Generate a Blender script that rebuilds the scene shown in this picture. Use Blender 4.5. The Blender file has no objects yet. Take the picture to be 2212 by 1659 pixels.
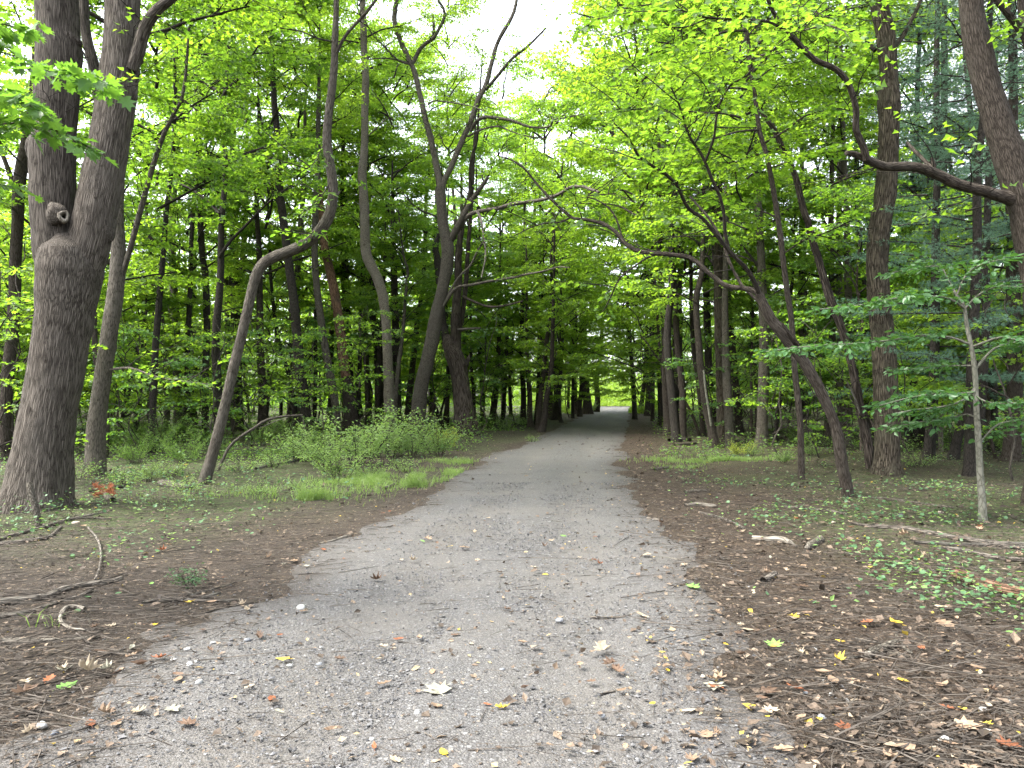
import bpy, math, random
import numpy as np
from math import radians, sin, cos, pi, tan

RNG = np.random.default_rng(7)
random.seed(7)
scene = bpy.context.scene
COL = scene.collection

# ---------------------------------------------------------------- camera, sky, sun, exposure
F = 1640.0                      # focal length in pixels of a 2212 px wide picture
PITCH = math.atan((868 - 829.5) / F)
CAM_H = 1.6
cam_data = bpy.data.cameras.new('camera')
cam_data.sensor_width = 36.0
cam_data.lens = 36.0 * F / 2212.0
cam_data.clip_start = 0.05
cam_data.clip_end = 2000.0
cam = bpy.data.objects.new('camera', cam_data)
COL.objects.link(cam)
cam.location = (0, 0, CAM_H)
cam.rotation_euler = (pi / 2 + PITCH, 0, 0)
scene.camera = cam

SUN_EL, SUN_AZ = radians(57), radians(255)      # azimuth from +Y towards +X
world = bpy.data.worlds.new('World')
scene.world = world
world.use_nodes = True
wn, wl = world.node_tree.nodes, world.node_tree.links
wn.clear()
w_out = wn.new('ShaderNodeOutputWorld')
w_bg = wn.new('ShaderNodeBackground')
w_bg.inputs['Strength'].default_value = 0.15
sky = wn.new('ShaderNodeTexSky')
sky.sky_type = 'NISHITA'
sky.sun_disc = False
sky.sun_elevation = SUN_EL
sky.sun_rotation = SUN_AZ
sky.air_density = 1.0
sky.dust_density = 4.0
sky.ozone_density = 1.0
hs = wn.new('ShaderNodeHueSaturation')          # thin cloud: most of the blue is gone
hs.inputs['Saturation'].default_value = 0.32
wl.new(sky.outputs[0], hs.inputs['Color'])
wl.new(hs.outputs[0], w_bg.inputs['Color'])
wl.new(w_bg.outputs[0], w_out.inputs['Surface'])

sun_d = bpy.data.lights.new('sun', 'SUN')
sun_d.energy = 1.5
sun_d.angle = radians(20)
sun_d.color = (1.0, 0.95, 0.86)
sun = bpy.data.objects.new('sun', sun_d)
COL.objects.link(sun)
sun.rotation_euler = (pi / 2 - SUN_EL, 0, pi - SUN_AZ)
sun.location = (0, 0, 60)

scene.view_settings.view_transform = 'Standard'
scene.view_settings.look = 'None'
scene.view_settings.gamma = 1.0
scene.view_settings.use_curve_mapping = False
scene.view_settings.exposure = 2.85
scene.render.engine = 'CYCLES'
cy = scene.cycles
cy.max_bounces = 10
cy.diffuse_bounces = 6
cy.glossy_bounces = 2
cy.transmission_bounces = 8
cy.transparent_max_bounces = 4
cy.caustics_reflective = False
cy.caustics_refractive = False
cy.sample_clamp_indirect = 6.0
cy.use_adaptive_sampling = True
cy.adaptive_threshold = 0.02
try:
    cy.use_denoising = True
    cy.denoiser = 'OPENIMAGEDENOISE'
    cy.denoising_input_passes = 'RGB_ALBEDO_NORMAL'
    cy.denoising_prefilter = 'ACCURATE'
except Exception:
    pass

# ---------------------------------------------------------------- numpy noise and terrain
def _h(ix, iy, iz, seed):
    n = (ix * 73856093) ^ (iy * 19349663) ^ (iz * 83492791) ^ (seed * 2654435761)
    n = n & 0xffffffff
    n = ((n ^ (n >> 15)) * 2246822519) & 0xffffffff
    n = ((n ^ (n >> 13)) * 3266489917) & 0xffffffff
    n = n ^ (n >> 16)
    return n / 4294967295.0

def vnoise(p, seed=0):
    """value noise in -1..1 at points p (N, 3)"""
    p = np.asarray(p, float)
    i = np.floor(p).astype(np.int64)
    f = p - i
    f = f * f * (3 - 2 * f)
    r = 0
    for dx in (0, 1):
        wx = f[:, 0] if dx else 1 - f[:, 0]
        for dy in (0, 1):
            wy = f[:, 1] if dy else 1 - f[:, 1]
            for dz in (0, 1):
                wz = f[:, 2] if dz else 1 - f[:, 2]
                r = r + wx * wy * wz * _h(i[:, 0] + dx, i[:, 1] + dy, i[:, 2] + dz, seed)
    return r * 2 - 1

def noise2(x, y, s, seed=0):
    x = np.asarray(x, float); y = np.asarray(y, float)
    return vnoise(np.stack([x.ravel() * s, y.ravel() * s, np.zeros(x.size) + .37], 1), seed).reshape(x.shape)

def sstep(a, b, x):
    t = np.clip((x - a) / (b - a), 0, 1)
    return t * t * (3 - 2 * t)

ROAD_Y = [-60, -10, 0, 3.5, 5, 8, 12, 20, 33, 50, 70, 88, 110, 140]
ROAD_X = [-6.0, -1.3, -.78, -.52, -.42, -.14, .22, .98, 2.9, 5.6, 8.9, 11.9, 14.6, 17.0]
ROAD_END = 93.0
def road_x(y):
    return np.interp(y, ROAD_Y, ROAD_X)
HALF = 1.86

def gz(x, y):
    x = np.asarray(x, float); y = np.asarray(y, float)
    d = np.abs(x - road_x(y))
    off = sstep(1.5, 5.0, d)
    z = 1.0 * sstep(30, 100, y)
    z = z + off * (0.10 * noise2(x, y, .31, 3) + 0.035 * noise2(x, y, 1.15, 4))
    z = z + 0.012 * noise2(x, y, .9, 5)
    return z

def gz1(x, y):
    return float(gz(np.array([x]), np.array([y]))[0])

def ray(px, py):
    a = (px - 1106.0) / F; v = (829.5 - py) / F
    return np.array([a, cos(PITCH) - v * sin(PITCH), sin(PITCH) + v * cos(PITCH)])

def at(px, py, Y):
    d = ray(px, py)
    return np.array([0, 0, CAM_H]) + d * (Y / d[1])

def ground_at(px, py):
    d = ray(px, py)
    Y = 1.6 * F / max(py - 868, 12)
    for _ in range(25):
        p = np.array([0, 0, CAM_H]) + d * (Y / d[1])
        h = gz1(p[0], Y)
        if d[2] > -1e-3: break
        Yn = (h - CAM_H) * d[1] / d[2]
        if Yn <= 0 or Yn > 160: break
        Y = .5 * Y + .5 * Yn
    p = np.array([0, 0, CAM_H]) + d * (Y / d[1])
    p[2] = gz1(p[0], p[1])
    return p

def pix(p):
    x, y, z = p[0], p[1], p[2] - CAM_H
    c, s = cos(PITCH), sin(PITCH)
    dep = y * c + z * s; up = -y * s + z * c
    return 1106 + F * x / dep, 829.5 - F * up / dep

# ---------------------------------------------------------------- mesh helpers
class MB:
    def __init__(self):
        self.v, self.f, self.m, self.bark, self.tint, self.n = [], [], [], [], [], 0
        self.sm = []
    def add(self, v, f, mat=0, bark=None, tint=None, smooth=False):
        v = np.asarray(v, float).reshape(-1, 3); f = np.asarray(f, np.int64)
        if len(v) == 0 or len(f) == 0: return
        self.v.append(v); self.f.append(f + self.n); self.m.append(mat); self.sm.append(smooth)
        self.bark.append(np.zeros((len(v), 3)) if bark is None else bark)
        t = np.zeros(len(v)) + .5 if tint is None else np.broadcast_to(np.asarray(tint, float), (len(v),))
        self.tint.append(t)
        self.n += len(v)
    def mesh(self, name, mats):
        me = bpy.data.meshes.new(name)
        v = np.concatenate(self.v)
        me.vertices.add(len(v)); me.vertices.foreach_set('co', v.astype(np.float32).ravel())
        loops = np.concatenate([f.ravel() for f in self.f]).astype(np.int32)
        sizes = np.concatenate([np.full(len(f), f.shape[1]) for f in self.f])
        starts = np.concatenate([[0], np.cumsum(sizes)[:-1]]).astype(np.int32)
        mi = np.concatenate([np.full(len(f), m) for f, m in zip(self.f, self.m)]).astype(np.int32)
        sm = np.concatenate([np.full(len(f), s) for f, s in zip(self.f, self.sm)]).astype(bool)
        me.loops.add(len(loops)); me.loops.foreach_set('vertex_index', loops)
        me.polygons.add(len(starts)); me.polygons.foreach_set('loop_start', starts)
        me.polygons.foreach_set('material_index', mi)
        me.polygons.foreach_set('use_smooth', sm)
        for m in mats: me.materials.append(m)
        a = me.attributes.new('bark', 'FLOAT_VECTOR', 'POINT')
        a.data.foreach_set('vector', np.concatenate(self.bark).astype(np.float32).ravel())
        a = me.attributes.new('tint', 'FLOAT', 'POINT')
        a.data.foreach_set('value', np.concatenate(self.tint).astype(np.float32))
        me.update(calc_edges=True)
        return me
    def obj(self, name, mats, parent=None, kind=None, loc=None):
        o = bpy.data.objects.new(name, self.mesh(name, mats))
        COL.objects.link(o)
        if parent is not None: o.parent = parent
        if kind: o['kind'] = kind
        if loc is not None: o.location = loc
        return o

def tag(o, label, cat, group=None):
    o['label'] = label; o['category'] = cat
    if group: o['group'] = group
    return o

def empty(name, loc, label, cat, group=None, rz=0.0):
    o = bpy.data.objects.new(name, None)
    o.empty_display_size = .2
    COL.objects.link(o); o.location = tuple(loc); o.rotation_euler = (0, 0, rz)
    return tag(o, label, cat, group)

def linked(name, me, parent=None, loc=(0, 0, 0), rot=(0, 0, 0), sc=(1, 1, 1), kind=None):
    o = bpy.data.objects.new(name, me)
    COL.objects.link(o)
    o.parent = parent
    o.location = tuple(loc); o.rotation_euler = tuple(rot); o.scale = tuple(sc)
    if kind: o['kind'] = kind
    return o

def norm(a):
    return a / np.maximum(np.linalg.norm(a, axis=-1, keepdims=True), 1e-9)

def resample(P, R, step):
    P = np.asarray(P, float); R = np.asarray(R, float)
    if len(P) < 3:
        n = max(2, int(np.linalg.norm(P[-1] - P[0]) / step) + 1)
        t = np.linspace(0, 1, n)[:, None]
        return P[0] * (1 - t) + P[-1] * t, R[0] * (1 - t[:, 0]) + R[-1] * t[:, 0]
    Q = np.vstack([2 * P[0] - P[1], P, 2 * P[-1] - P[-2]])
    out, ro = [], []
    for i in range(1, len(Q) - 2):
        n = max(2, int(np.linalg.norm(Q[i + 1] - Q[i]) / step) + 1)
        t = np.linspace(0, 1, n, endpoint=False)[:, None]
        p0, p1, p2, p3 = Q[i - 1], Q[i], Q[i + 1], Q[i + 2]
        out.append(.5 * (2 * p1 + (p2 - p0) * t + (2 * p0 - 5 * p1 + 4 * p2 - p3) * t ** 2 + (3 * p1 - p0 - 3 * p2 + p3) * t ** 3))
        ts = t[:, 0] * t[:, 0] * (3 - 2 * t[:, 0])
        ro.append(R[i - 1] * (1 - ts) + R[i] * ts)
    out.append(P[-1:]); ro.append(R[-1:])
    return np.concatenate(out), np.concatenate(ro)

def frames(P):
    T = norm(np.gradient(P, axis=0))
    N = np.zeros_like(P)
    up = np.array([0, 1.0, 0]) if abs(T[0][1]) < .8 else np.array([1.0, 0, 0])
    n = up - T[0] * np.dot(up, T[0]); n /= np.linalg.norm(n)
    for i in range(len(P)):
        n = n - T[i] * np.dot(n, T[i]); n /= max(np.linalg.norm(n), 1e-9)
        N[i] = n
    return T, N, np.cross(T, N)

def tube(mb, P, R, sides=8, step=.3, lump=0.06, seed=0, mat=0, flare=0.0, flare_h=.6, ridge=0.0, raw=False, bseed=None, lobes=5):
    """a round limb along P with radius R; flare widens the foot into root lobes; ridge cuts lengthwise furrows"""
    if not raw: P, R = resample(P, R, step)
    else: P, R = np.asarray(P, float), np.asarray(R, float)
    n = len(P)
    T, N, B = frames(P)
    s = np.concatenate([[0], np.cumsum(np.linalg.norm(np.diff(P, axis=0), axis=1))])
    a = np.linspace(0, 2 * pi, sides, endpoint=False)
    ca, sa = np.cos(a), np.sin(a)
    rr = np.repeat(R[:, None], sides, 1)
    off = (seed * 7.31) % 50
    cyl = np.stack([np.broadcast_to(ca, (n, sides)) * R[:, None], np.broadcast_to(sa, (n, sides)) * R[:, None], np.broadcast_to(s[:, None], (n, sides))], 2) + off
    flat = cyl.reshape(-1, 3)
    if lump:
        sc = 1.6 / max(R.mean(), .02)
        k = vnoise(flat * np.array([sc * .6, sc * .6, sc * .3]), seed).reshape(n, sides)
        k2 = vnoise(flat * np.array([sc * 1.7, sc * 1.7, sc * .8]), seed + 1).reshape(n, sides)
        rr = rr * (1 + lump * k + .5 * lump * k2)
    if ridge:
        k = vnoise(flat * np.array([26, 26, 2.6]), seed + 5).reshape(n, sides)
        k = k + .6 * vnoise(flat * np.array([52, 52, 6.]), seed + 6).reshape(n, sides)
        rr = rr + ridge * k
    if flare:
        fl = np.exp(-(s / flare_h) ** 1.3)[:, None]
        lob = .45 + .55 * np.cos(lobes * a + seed)[None, :] + .3 * np.cos(2 * a + seed * 2.1)[None, :]
        rr = rr * (1 + flare * fl * np.clip(.55 + .5 * lob, .15, 2))
    V = P[:, None, :] + rr[:, :, None] * (ca[None, :, None] * N[:, None, :] + sa[None, :, None] * B[:, None, :])
    V = V.reshape(-1, 3)
    i = np.arange(n - 1)[:, None] * sides; j = np.arange(sides)[None, :]; j2 = (j + 1) % sides
    Q = np.stack([i + j, i + j2, i + sides + j2, i + sides + j], 2).reshape(-1, 4)
    mb.add(V, Q, mat, flat, .5, True)
    tip = P[-1] + T[-1] * R[-1] * .4
    mb.add(np.vstack([V[-sides:], tip]), np.array([[k, (k + 1) % sides, sides] for k in range(sides)]), mat, np.vstack([flat[-sides:], flat[-1:]]), .5, True)
    return P, R

def sticks(mb, A, Bp, ra, rb, mat=1):
    """many thin three-sided twigs from A to Bp"""
    A = np.asarray(A); Bp = np.asarray(Bp); n = len(A)
    if n == 0: return
    ra = np.broadcast_to(np.asarray(ra, float), (n,)); rb = np.broadcast_to(np.asarray(rb, float), (n,))
    T = norm(Bp - A)
    ref = np.where(np.abs(T[:, 2:3]) < .9, np.array([[0, 0, 1.0]]), np.array([[1.0, 0, 0]]))
    N = norm(np.cross(T, ref)); C = np.cross(T, N)
    V = np.zeros((n, 6, 3))
    for k in range(3):
        d = cos(k * 2 * pi / 3) * N + sin(k * 2 * pi / 3) * C
        V[:, k] = A + d * ra[:, None]; V[:, 3 + k] = Bp + d * rb[:, None]
    b = np.arange(n)[:, None] * 6
    Q = np.concatenate([b + np.array([[k, (k + 1) % 3, 3 + (k + 1) % 3, 3 + k]]) for k in range(3)])
    ln = np.linalg.norm(Bp - A, axis=1)
    bark = np.zeros((n, 6, 3)); bark[:, :3, 2] = 0; bark[:, 3:, 2] = ln[:, None]; bark[:, :, 0] = (np.arange(n) * .37 % 9)[:, None]
    mb.add(V.reshape(-1, 3), Q, mat, bark.reshape(-1, 3), np.repeat(RNG.random(n), 6))

# leaf outlines: (across, along, out of plane) and triangles
def _fan(pts, c, fold=.12):
    pts = np.array(pts); n = len(pts)
    z = np.abs(pts[:, 0]) * fold * 1.6 - fold * .35 * np.maximum(pts[:, 1] - .5, 0)
    v = np.vstack([np.column_stack([pts, z]), [[c[0], c[1], -.02]]])
    return v, np.array([[i, (i + 1) % n, n] for i in range(n)])
_mh = [(0, 0), (.2, -.06), (.42, .02), (.27, .2), (.62, .4), (.3, .46), (.4, .74), (.17, .66)]
MAPLE = _fan(_mh + [(0, 1.0)] + [(-x, y) for x, y in _mh[:0:-1]], (0, .34))
_mm = [(0, 0), (.42, .06), (.24, .26), (.56, .5), (.2, .56)]
MAPLE_MID = _fan(_mm + [(0, 1.0)] + [(-x, y) for x, y in _mm[:0:-1]], (0, .36))
STAR = _fan([(0, 0), (.5, .3), (.2, .55), (0, 1), (-.28, .5), (-.5, .34)], (0, .4), .2)
OVAL = _fan([(0, 0), (.2, .12), (.29, .4), (.2, .75), (0, 1), (-.2, .75), (-.29, .4), (-.2, .12)], (0, .45))
OVAL4 = _fan([(0, 0), (.27, .42), (0, 1), (-.27, .42)], (0, .45), .2)
KITE = (np.array([[0, 0, 0], [.42, .42, .09], [0, 1, -.05], [-.42, .42, .09]]), np.array([[0, 1, 2], [0, 2, 3]]))
ROUND = _fan([(.5 * sin(t), .5 - .5 * cos(t)) for t in np.linspace(.5, 2 * pi - .5, 7)], (0, .45), .1)

def put_leaves(mb, pos, d, nrm, size, tmpl, mat=0, tint=None, rng=RNG):
    T, tri = tmpl
    n = len(pos)
    if n == 0: return
    d = norm(d); lat = norm(np.cross(d, nrm)); n2 = np.cross(lat, d)
    size = np.broadcast_to(np.asarray(size, float), (n,))[:, None, None]
    V = pos[:, None, :] + size * (T[None, :, 0:1] * lat[:, None] + T[None, :, 1:2] * d[:, None] + T[None, :, 2:3] * n2[:, None])
    k = len(T)
    f = (np.arange(n)[:, None, None] * k + tri[None]).reshape(-1, tri.shape[1])
    tint = rng.random(n) if tint is None else tint
    mb.add(V.reshape(-1, 3), f, mat, None, np.repeat(tint, k))

def along(P, t):
    """points and tangents at fractions t of polyline P"""
    s = np.concatenate([[0], np.cumsum(np.linalg.norm(np.diff(P, axis=0), axis=1))])
    q = t * s[-1]
    out = np.stack([np.interp(q, s, P[:, k]) for k in range(3)], 1)
    q2 = np.minimum(q + s[-1] * .04, s[-1]); q1 = np.maximum(q - s[-1] * .04, 0)
    tn = np.stack([np.interp(q2, s, P[:, k]) - np.interp(q1, s, P[:, k]) for k in range(3)], 1)
    return out, norm(tn), s[-1]

def spray(P, rng, tl=.8, sp=.2, lsp=.08, size=.12, t0=.2, droop=.12, tilt=.42, taper=.7, drop=0.0):
    """leaves and twigs set flat along both sides of a bough P"""
    _, _, L = along(P, np.array([0.5]))
    nt = max(3, int((1 - t0) * L / sp) * 2)
    t = np.clip(np.linspace(t0, 1, nt) + rng.normal(0, .01, nt), 0, 1)
    b, tn, L = along(P, t)
    up = np.array([0, 0, 1.0])
    perp = norm(np.cross(tn, up))
    side = np.where(np.arange(nt) % 2 == 0, 1.0, -1.0)
    ang = rng.uniform(radians(30), radians(75), nt) * (1 - .55 * (t > .95))
    d = norm(tn * np.cos(ang)[:, None] + perp * (side * np.sin(ang))[:, None] + up * rng.normal(.06, .16, nt)[:, None])
    ln = tl * (1.08 - taper * t) * rng.uniform(.55, 1.15, nt)
    keep = rng.random(nt) > drop
    b, d, ln = b[keep], d[keep], ln[keep]
    nt = len(b)
    if nt == 0: return None
    m = int(max(2, tl * 1.25 / lsp))
    k = (np.arange(m)[None, :] + .6) * lsp / ln[:, None]
    ok = k < 1.03
    kk = np.minimum(k, 1)
    node = b[:, None] + d[:, None] * (ln[:, None] * kk)[..., None]
    node[..., 2] -= droop * ln[:, None] * kk ** 2
    p2 = norm(np.cross(d, up))
    sg = np.where((np.arange(m) % 2) == 0, 1.0, -1.0)[None, :, None]
    endb = np.where(k > .93, .1, 1.0)[..., None]
    ld = norm(d[:, None] * .7 + p2[:, None] * sg * .85 * endb + rng.normal(0, .28, (nt, m, 3)) + np.array([0, 0, -.3]))
    nm = norm(up + rng.normal(0, tilt, (nt, m, 3)))
    pos = node + ld * (.025 + .35 * size * rng.random((nt, m, 1)))
    sz = size * rng.uniform(.6, 1.15, (nt, m))
    tip = b + d * ln[:, None]; tip[:, 2] -= droop * ln
    mid = b + d * ln[:, None] * .5; mid[:, 2] -= droop * ln * .25
    return pos[ok], ld[ok], nm[ok], sz[ok], b, mid, tip

def bough_curve(p0, az, el, L, rng, droop=.5, wob=.08, n=7):
    t = np.linspace(0, 1, n)
    d = np.array([cos(az), sin(az)])
    e = el * (1 - droop * t)
    r = np.cumsum(np.concatenate([[0], np.cos(e[:-1])])) / (n - 1) * L
    z = np.cumsum(np.concatenate([[0], np.sin(e[:-1])])) / (n - 1) * L
    w = np.cumsum(rng.normal(0, wob * L / n, n))
    w -= w[0]
    P = np.column_stack([p0[0] + d[0] * r - d[1] * w, p0[1] + d[1] * r + d[0] * w, p0[2] + z])
    return P

# ---------------------------------------------------------------- materials
def mat(name):
    m = bpy.data.materials.new(name); m.use_nodes = True
    nt = m.node_tree; nt.nodes.clear()
    out = nt.nodes.new('ShaderNodeOutputMaterial')
    def N(t, **kw):
        x = nt.nodes.new(t)
        for k, v in kw.items():
            if hasattr(x, k): setattr(x, k, v)
            else: x.inputs[k.replace('_', ' ')].default_value = v
        return x
    def L(a, b): nt.links.new(a, b)
    return m, out, N, L

def ramp(N, L, src, stops):
    r = N('ShaderNodeValToRGB')
    e = r.color_ramp.elements
    while len(e) < len(stops): e.new(.5)
    for k, (p, c) in enumerate(stops):
        e[k].position = p; e[k].color = (*c, 1) if len(c) == 3 else c
    L(src, r.inputs[0]); return r.outputs[0]

def mix(N, L, fac, a, b, mode='MIX'):
    x = N('ShaderNodeMix', data_type='RGBA', blend_type=mode)
    for s, v in ((x.inputs[0], fac), (x.inputs[6], a), (x.inputs[7], b)):
        if isinstance(v, (int, float)): s.default_value = v
        elif isinstance(v, tuple): s.default_value = (*v, 1)
        else: L(v, s)
    return x.outputs[2]

def math_n(N, L, op, a, b=0.0, clamp=False):
    x = N('ShaderNodeMath', operation=op, use_clamp=clamp)
    for s, v in ((x.inputs[0], a), (x.inputs[1], b)):
        if isinstance(v, (int, float)): s.default_value = v
        else: L(v, s)
    return x.outputs[0]

def leaf_mat(name, r1, r2, t1, t2, share=.5, rough=.45, spec=.3, objrand=.45):
    m, out, N, L = mat(name)
    at_ = N('ShaderNodeAttribute', attribute_name='tint')
    oi = N('ShaderNodeObjectInfo')
    f = math_n(N, L, 'ADD', math_n(N, L, 'MULTIPLY', at_.outputs['Fac'], 1 - objrand), math_n(N, L, 'MULTIPLY', oi.outputs['Random'], objrand))
    pb = N('ShaderNodeBsdfPrincipled', Roughness=rough)
    pb.inputs['Specular IOR Level'].default_value = spec
    L(mix(N, L, f, r1, r2), pb.inputs['Base Color'])
    tr = N('ShaderNodeBsdfTranslucent'); L(mix(N, L, f, t1, t2), tr.inputs['Color'])
    mx = N('ShaderNodeMixShader'); mx.inputs[0].default_value = share
    L(pb.outputs[0], mx.inputs[1]); L(tr.outputs[0], mx.inputs[2]); L(mx.outputs[0], out.inputs[0])
    return m

def bark_mat(name, dark, mid, light, s=22.0, stretch=.14, bump=.5, patch=None, patch_amt=.5, moss=None, k=.72):
    k = k * .7
    def g_(c):
        if c is None: return None
        m_ = sum(c) / 3
        return tuple((v * .72 + m_ * q * .28) * k for v, q in zip(c, (1.02, 1.0, .9)))
    dark, mid, light, patch = g_(dark), g_(mid), g_(light), g_(patch)
    m, out, N, L = mat(name)
    a = N('ShaderNodeAttribute', attribute_name='bark')
    oi = N('ShaderNodeObjectInfo')
    mp = N('ShaderNodeMapping'); mp.inputs['Scale'].default_value = (s, s, s * stretch)
    L(a.outputs['Vector'], mp.inputs['Vector'])
    n1 = N('ShaderNodeTexNoise', Scale=1.3, Detail=8.0, Roughness=.72, Distortion=.3); L(mp.outputs[0], n1.inputs['Vector'])
    vo = N('ShaderNodeTexVoronoi', feature='DISTANCE_TO_EDGE', Scale=1.25); 
    mv = N('ShaderNodeMixRGB' if False else 'ShaderNodeVectorMath', operation='ADD')
    sc = N('ShaderNodeVectorMath', operation='SCALE'); sc.inputs[3].default_value = .8
    L(n1.outputs['Color'], sc.inputs[0]); L(mp.outputs[0], mv.inputs[0]); L(sc.outputs[0], mv.inputs[1])
    L(mv.outputs[0], vo.inputs['Vector'])
    crack = math_n(N, L, 'MULTIPLY', vo.outputs['Distance'], 4.5, True)
    h = math_n(N, L, 'MULTIPLY', math_n(N, L, 'ADD', crack, n1.outputs['Fac']), .55)
    c = ramp(N, L, h, [(.26, dark), (.5, mid), (.78, light)])
    n2 = N('ShaderNodeTexNoise', Scale=2.1, Detail=4.0, Roughness=.6); L(a.outputs['Vector'], n2.inputs['Vector'])
    if patch:
        f = ramp(N, L, n2.outputs['Fac'], [(.5, (0, 0, 0)), (.68, (1, 1, 1))])
        c = mix(N, L, math_n(N, L, 'MULTIPLY', f, patch_amt), c, patch)
    n3 = N('ShaderNodeTexNoise', Scale=9.0, Detail=3.0); L(a.outputs['Vector'], n3.inputs['Vector'])
    spots = ramp(N, L, n3.outputs['Fac'], [(.62, (1, 1, 1)), (.72, (.55, .53, .5))])
    c = mix(N, L, 1.0, c, spots, 'MULTIPLY')
    if moss:
        n4 = N('ShaderNodeTexNoise', Scale=1.3, Detail=5.0); L(a.outputs['Vector'], n4.inputs['Vector'])
        f = ramp(N, L, n4.outputs['Fac'], [(.55, (0, 0, 0)), (.75, (1, 1, 1))])
        c = mix(N, L, math_n(N, L, 'MULTIPLY', f, .55), c, moss)
    hv = N('ShaderNodeHueSaturation')
    L(math_n(N, L, 'ADD', math_n(N, L, 'MULTIPLY', oi.outputs['Random'], .4), .8), hv.inputs['Value'])
    L(c, hv.inputs['Color'])
    pb = N('ShaderNodeBsdfPrincipled', Roughness=.9)
    pb.inputs['Specular IOR Level'].default_value = .15
    L(hv.outputs[0], pb.inputs['Base Color'])
    bp = N('ShaderNodeBump', Strength=min(1, bump * 1.3), Distance=.05); L(h, bp.inputs['Height']); L(bp.outputs[0], pb.inputs['Normal'])
    L(pb.outputs[0], out.inputs[0])
    return m

M = {}
M['maple'] = leaf_mat('maple_leaf', (.045, .088, .03), (.08, .14, .036), (.18, .38, .025), (.34, .53, .035), .55)
M['maple_fresh'] = leaf_mat('fresh_maple_leaf', (.055, .11, .03), (.095, .16, .036), (.24, .45, .025), (.42, .62, .04), .58)
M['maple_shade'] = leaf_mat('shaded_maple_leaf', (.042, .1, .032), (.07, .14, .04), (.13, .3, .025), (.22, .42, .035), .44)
M['beech'] = leaf_mat('beech_leaf', (.03, .085, .03), (.05, .12, .035), (.06, .17, .02), (.1, .22, .025), .4, .4, .4)
M['shrub'] = leaf_mat('shrub_leaf', (.11, .19, .06), (.17, .26, .09), (.2, .34, .05), (.3, .44, .08), .42)
M['shrub_dark'] = leaf_mat('dark_shrub_leaf', (.06, .12, .03), (.1, .17, .045), (.14, .28, .03), (.22, .36, .04), .45)
M['yellow'] = leaf_mat('yellowing_leaf', (.15, .2, .03), (.22, .26, .04), (.3, .38, .03), (.38, .45, .05), .45)
M['ivy'] = leaf_mat('ground_cover_leaf', (.04, .095, .04), (.07, .135, .058), (.06, .13, .03), (.1, .18, .045), .3)
M['grass'] = leaf_mat('grass_blade', (.1, .17, .04), (.17, .24, .075), (.16, .28, .04), (.24, .36, .07), .4)
M['pine'] = leaf_mat('pine_needle', (.07, .15, .1), (.11, .2, .145), (.1, .2, .1), (.15, .26, .14), .4, .5, .3)
M['meadow'] = leaf_mat('meadow_leaf', (.12, .21, .03), (.19, .28, .045), (.24, .42, .02), (.36, .52, .04), .45)

M['bark_twin'] = bark_mat('grey_brown_bark', (.055, .042, .033), (.15, .122, .097), (.225, .19, .155), 46, .055, .8, (.21, .18, .15), .45, None, .92)
M['bark_grey'] = bark_mat('grey_bark', (.06, .05, .038), (.155, .13, .1), (.235, .2, .16), 50, .09, .6, (.2, .18, .145), .5)
M['bark_pale'] = bark_mat('pale_scaly_bark', (.085, .068, .05), (.22, .185, .14), (.33, .285, .22), 50, .25, .7, (.3, .27, .22), .4)
M['bark_brown'] = bark_mat('brown_bark', (.04, .028, .02), (.1, .074, .055), (.165, .13, .1), 44, .1, .6, (.14, .12, .1), .4, None, .58)
M['bark_dark'] = bark_mat('dark_bark', (.02, .016, .013), (.05, .041, .034), (.085, .07, .058), 34, .15, .55, (.07, .065, .055), .4)
M['bark_oak'] = bark_mat('ridged_oak_bark', (.03, .023, .015), (.115, .088, .058), (.19, .15, .1), 26, .1, 1.2, (.13, .125, .075), .45, None, .6)
M['bark_smooth'] = bark_mat('smooth_pale_bark', (.13, .13, .095), (.23, .225, .17), (.29, .28, .22), 14, .5, .12, (.17, .19, .13), .5)
M['bark_rust'] = bark_mat('rust_brown_wood', (.04, .022, .014), (.17, .08, .042), (.27, .14, .075), 26, .12, .6, (.08, .06, .05), .6, None, 1.0)
M['bark_hollow'] = bark_mat('weathered_hollow_wood', (.018, .012, .009), (.09, .066, .05), (.165, .125, .1), 20, .07, 1.0, (.05, .04, .032), .6)
M['dead_wood'] = bark_mat('bleached_dead_wood', (.12, .1, .08), (.29, .25, .2), (.44, .39, .32), 40, .08, .4, (.2, .17, .14), .5, None, .62)
M['stick'] = bark_mat('fallen_stick_bark', (.03, .025, .02), (.1, .082, .067), (.2, .17, .14), 50, .1, .5, (.18, .19, .16), .5, None, .95)
M['litter_twig'] = bark_mat('litter_twig', (.05, .04, .032), (.13, .105, .085), (.24, .2, .165), 8, .3, .2, (.3, .26, .2), .35, None, .36)
M['twig'] = bark_mat('twig_bark', (.02, .016, .012), (.04, .032, .026), (.07, .055, .045), 40, .2, .2)
M['black'] = bark_mat('black_hollow', (.005, .005, .005), (.012, .011, .01), (.03, .026, .024), 30, .1, .6)  # near-black fill for the knothole and the trunk hollow

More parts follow.
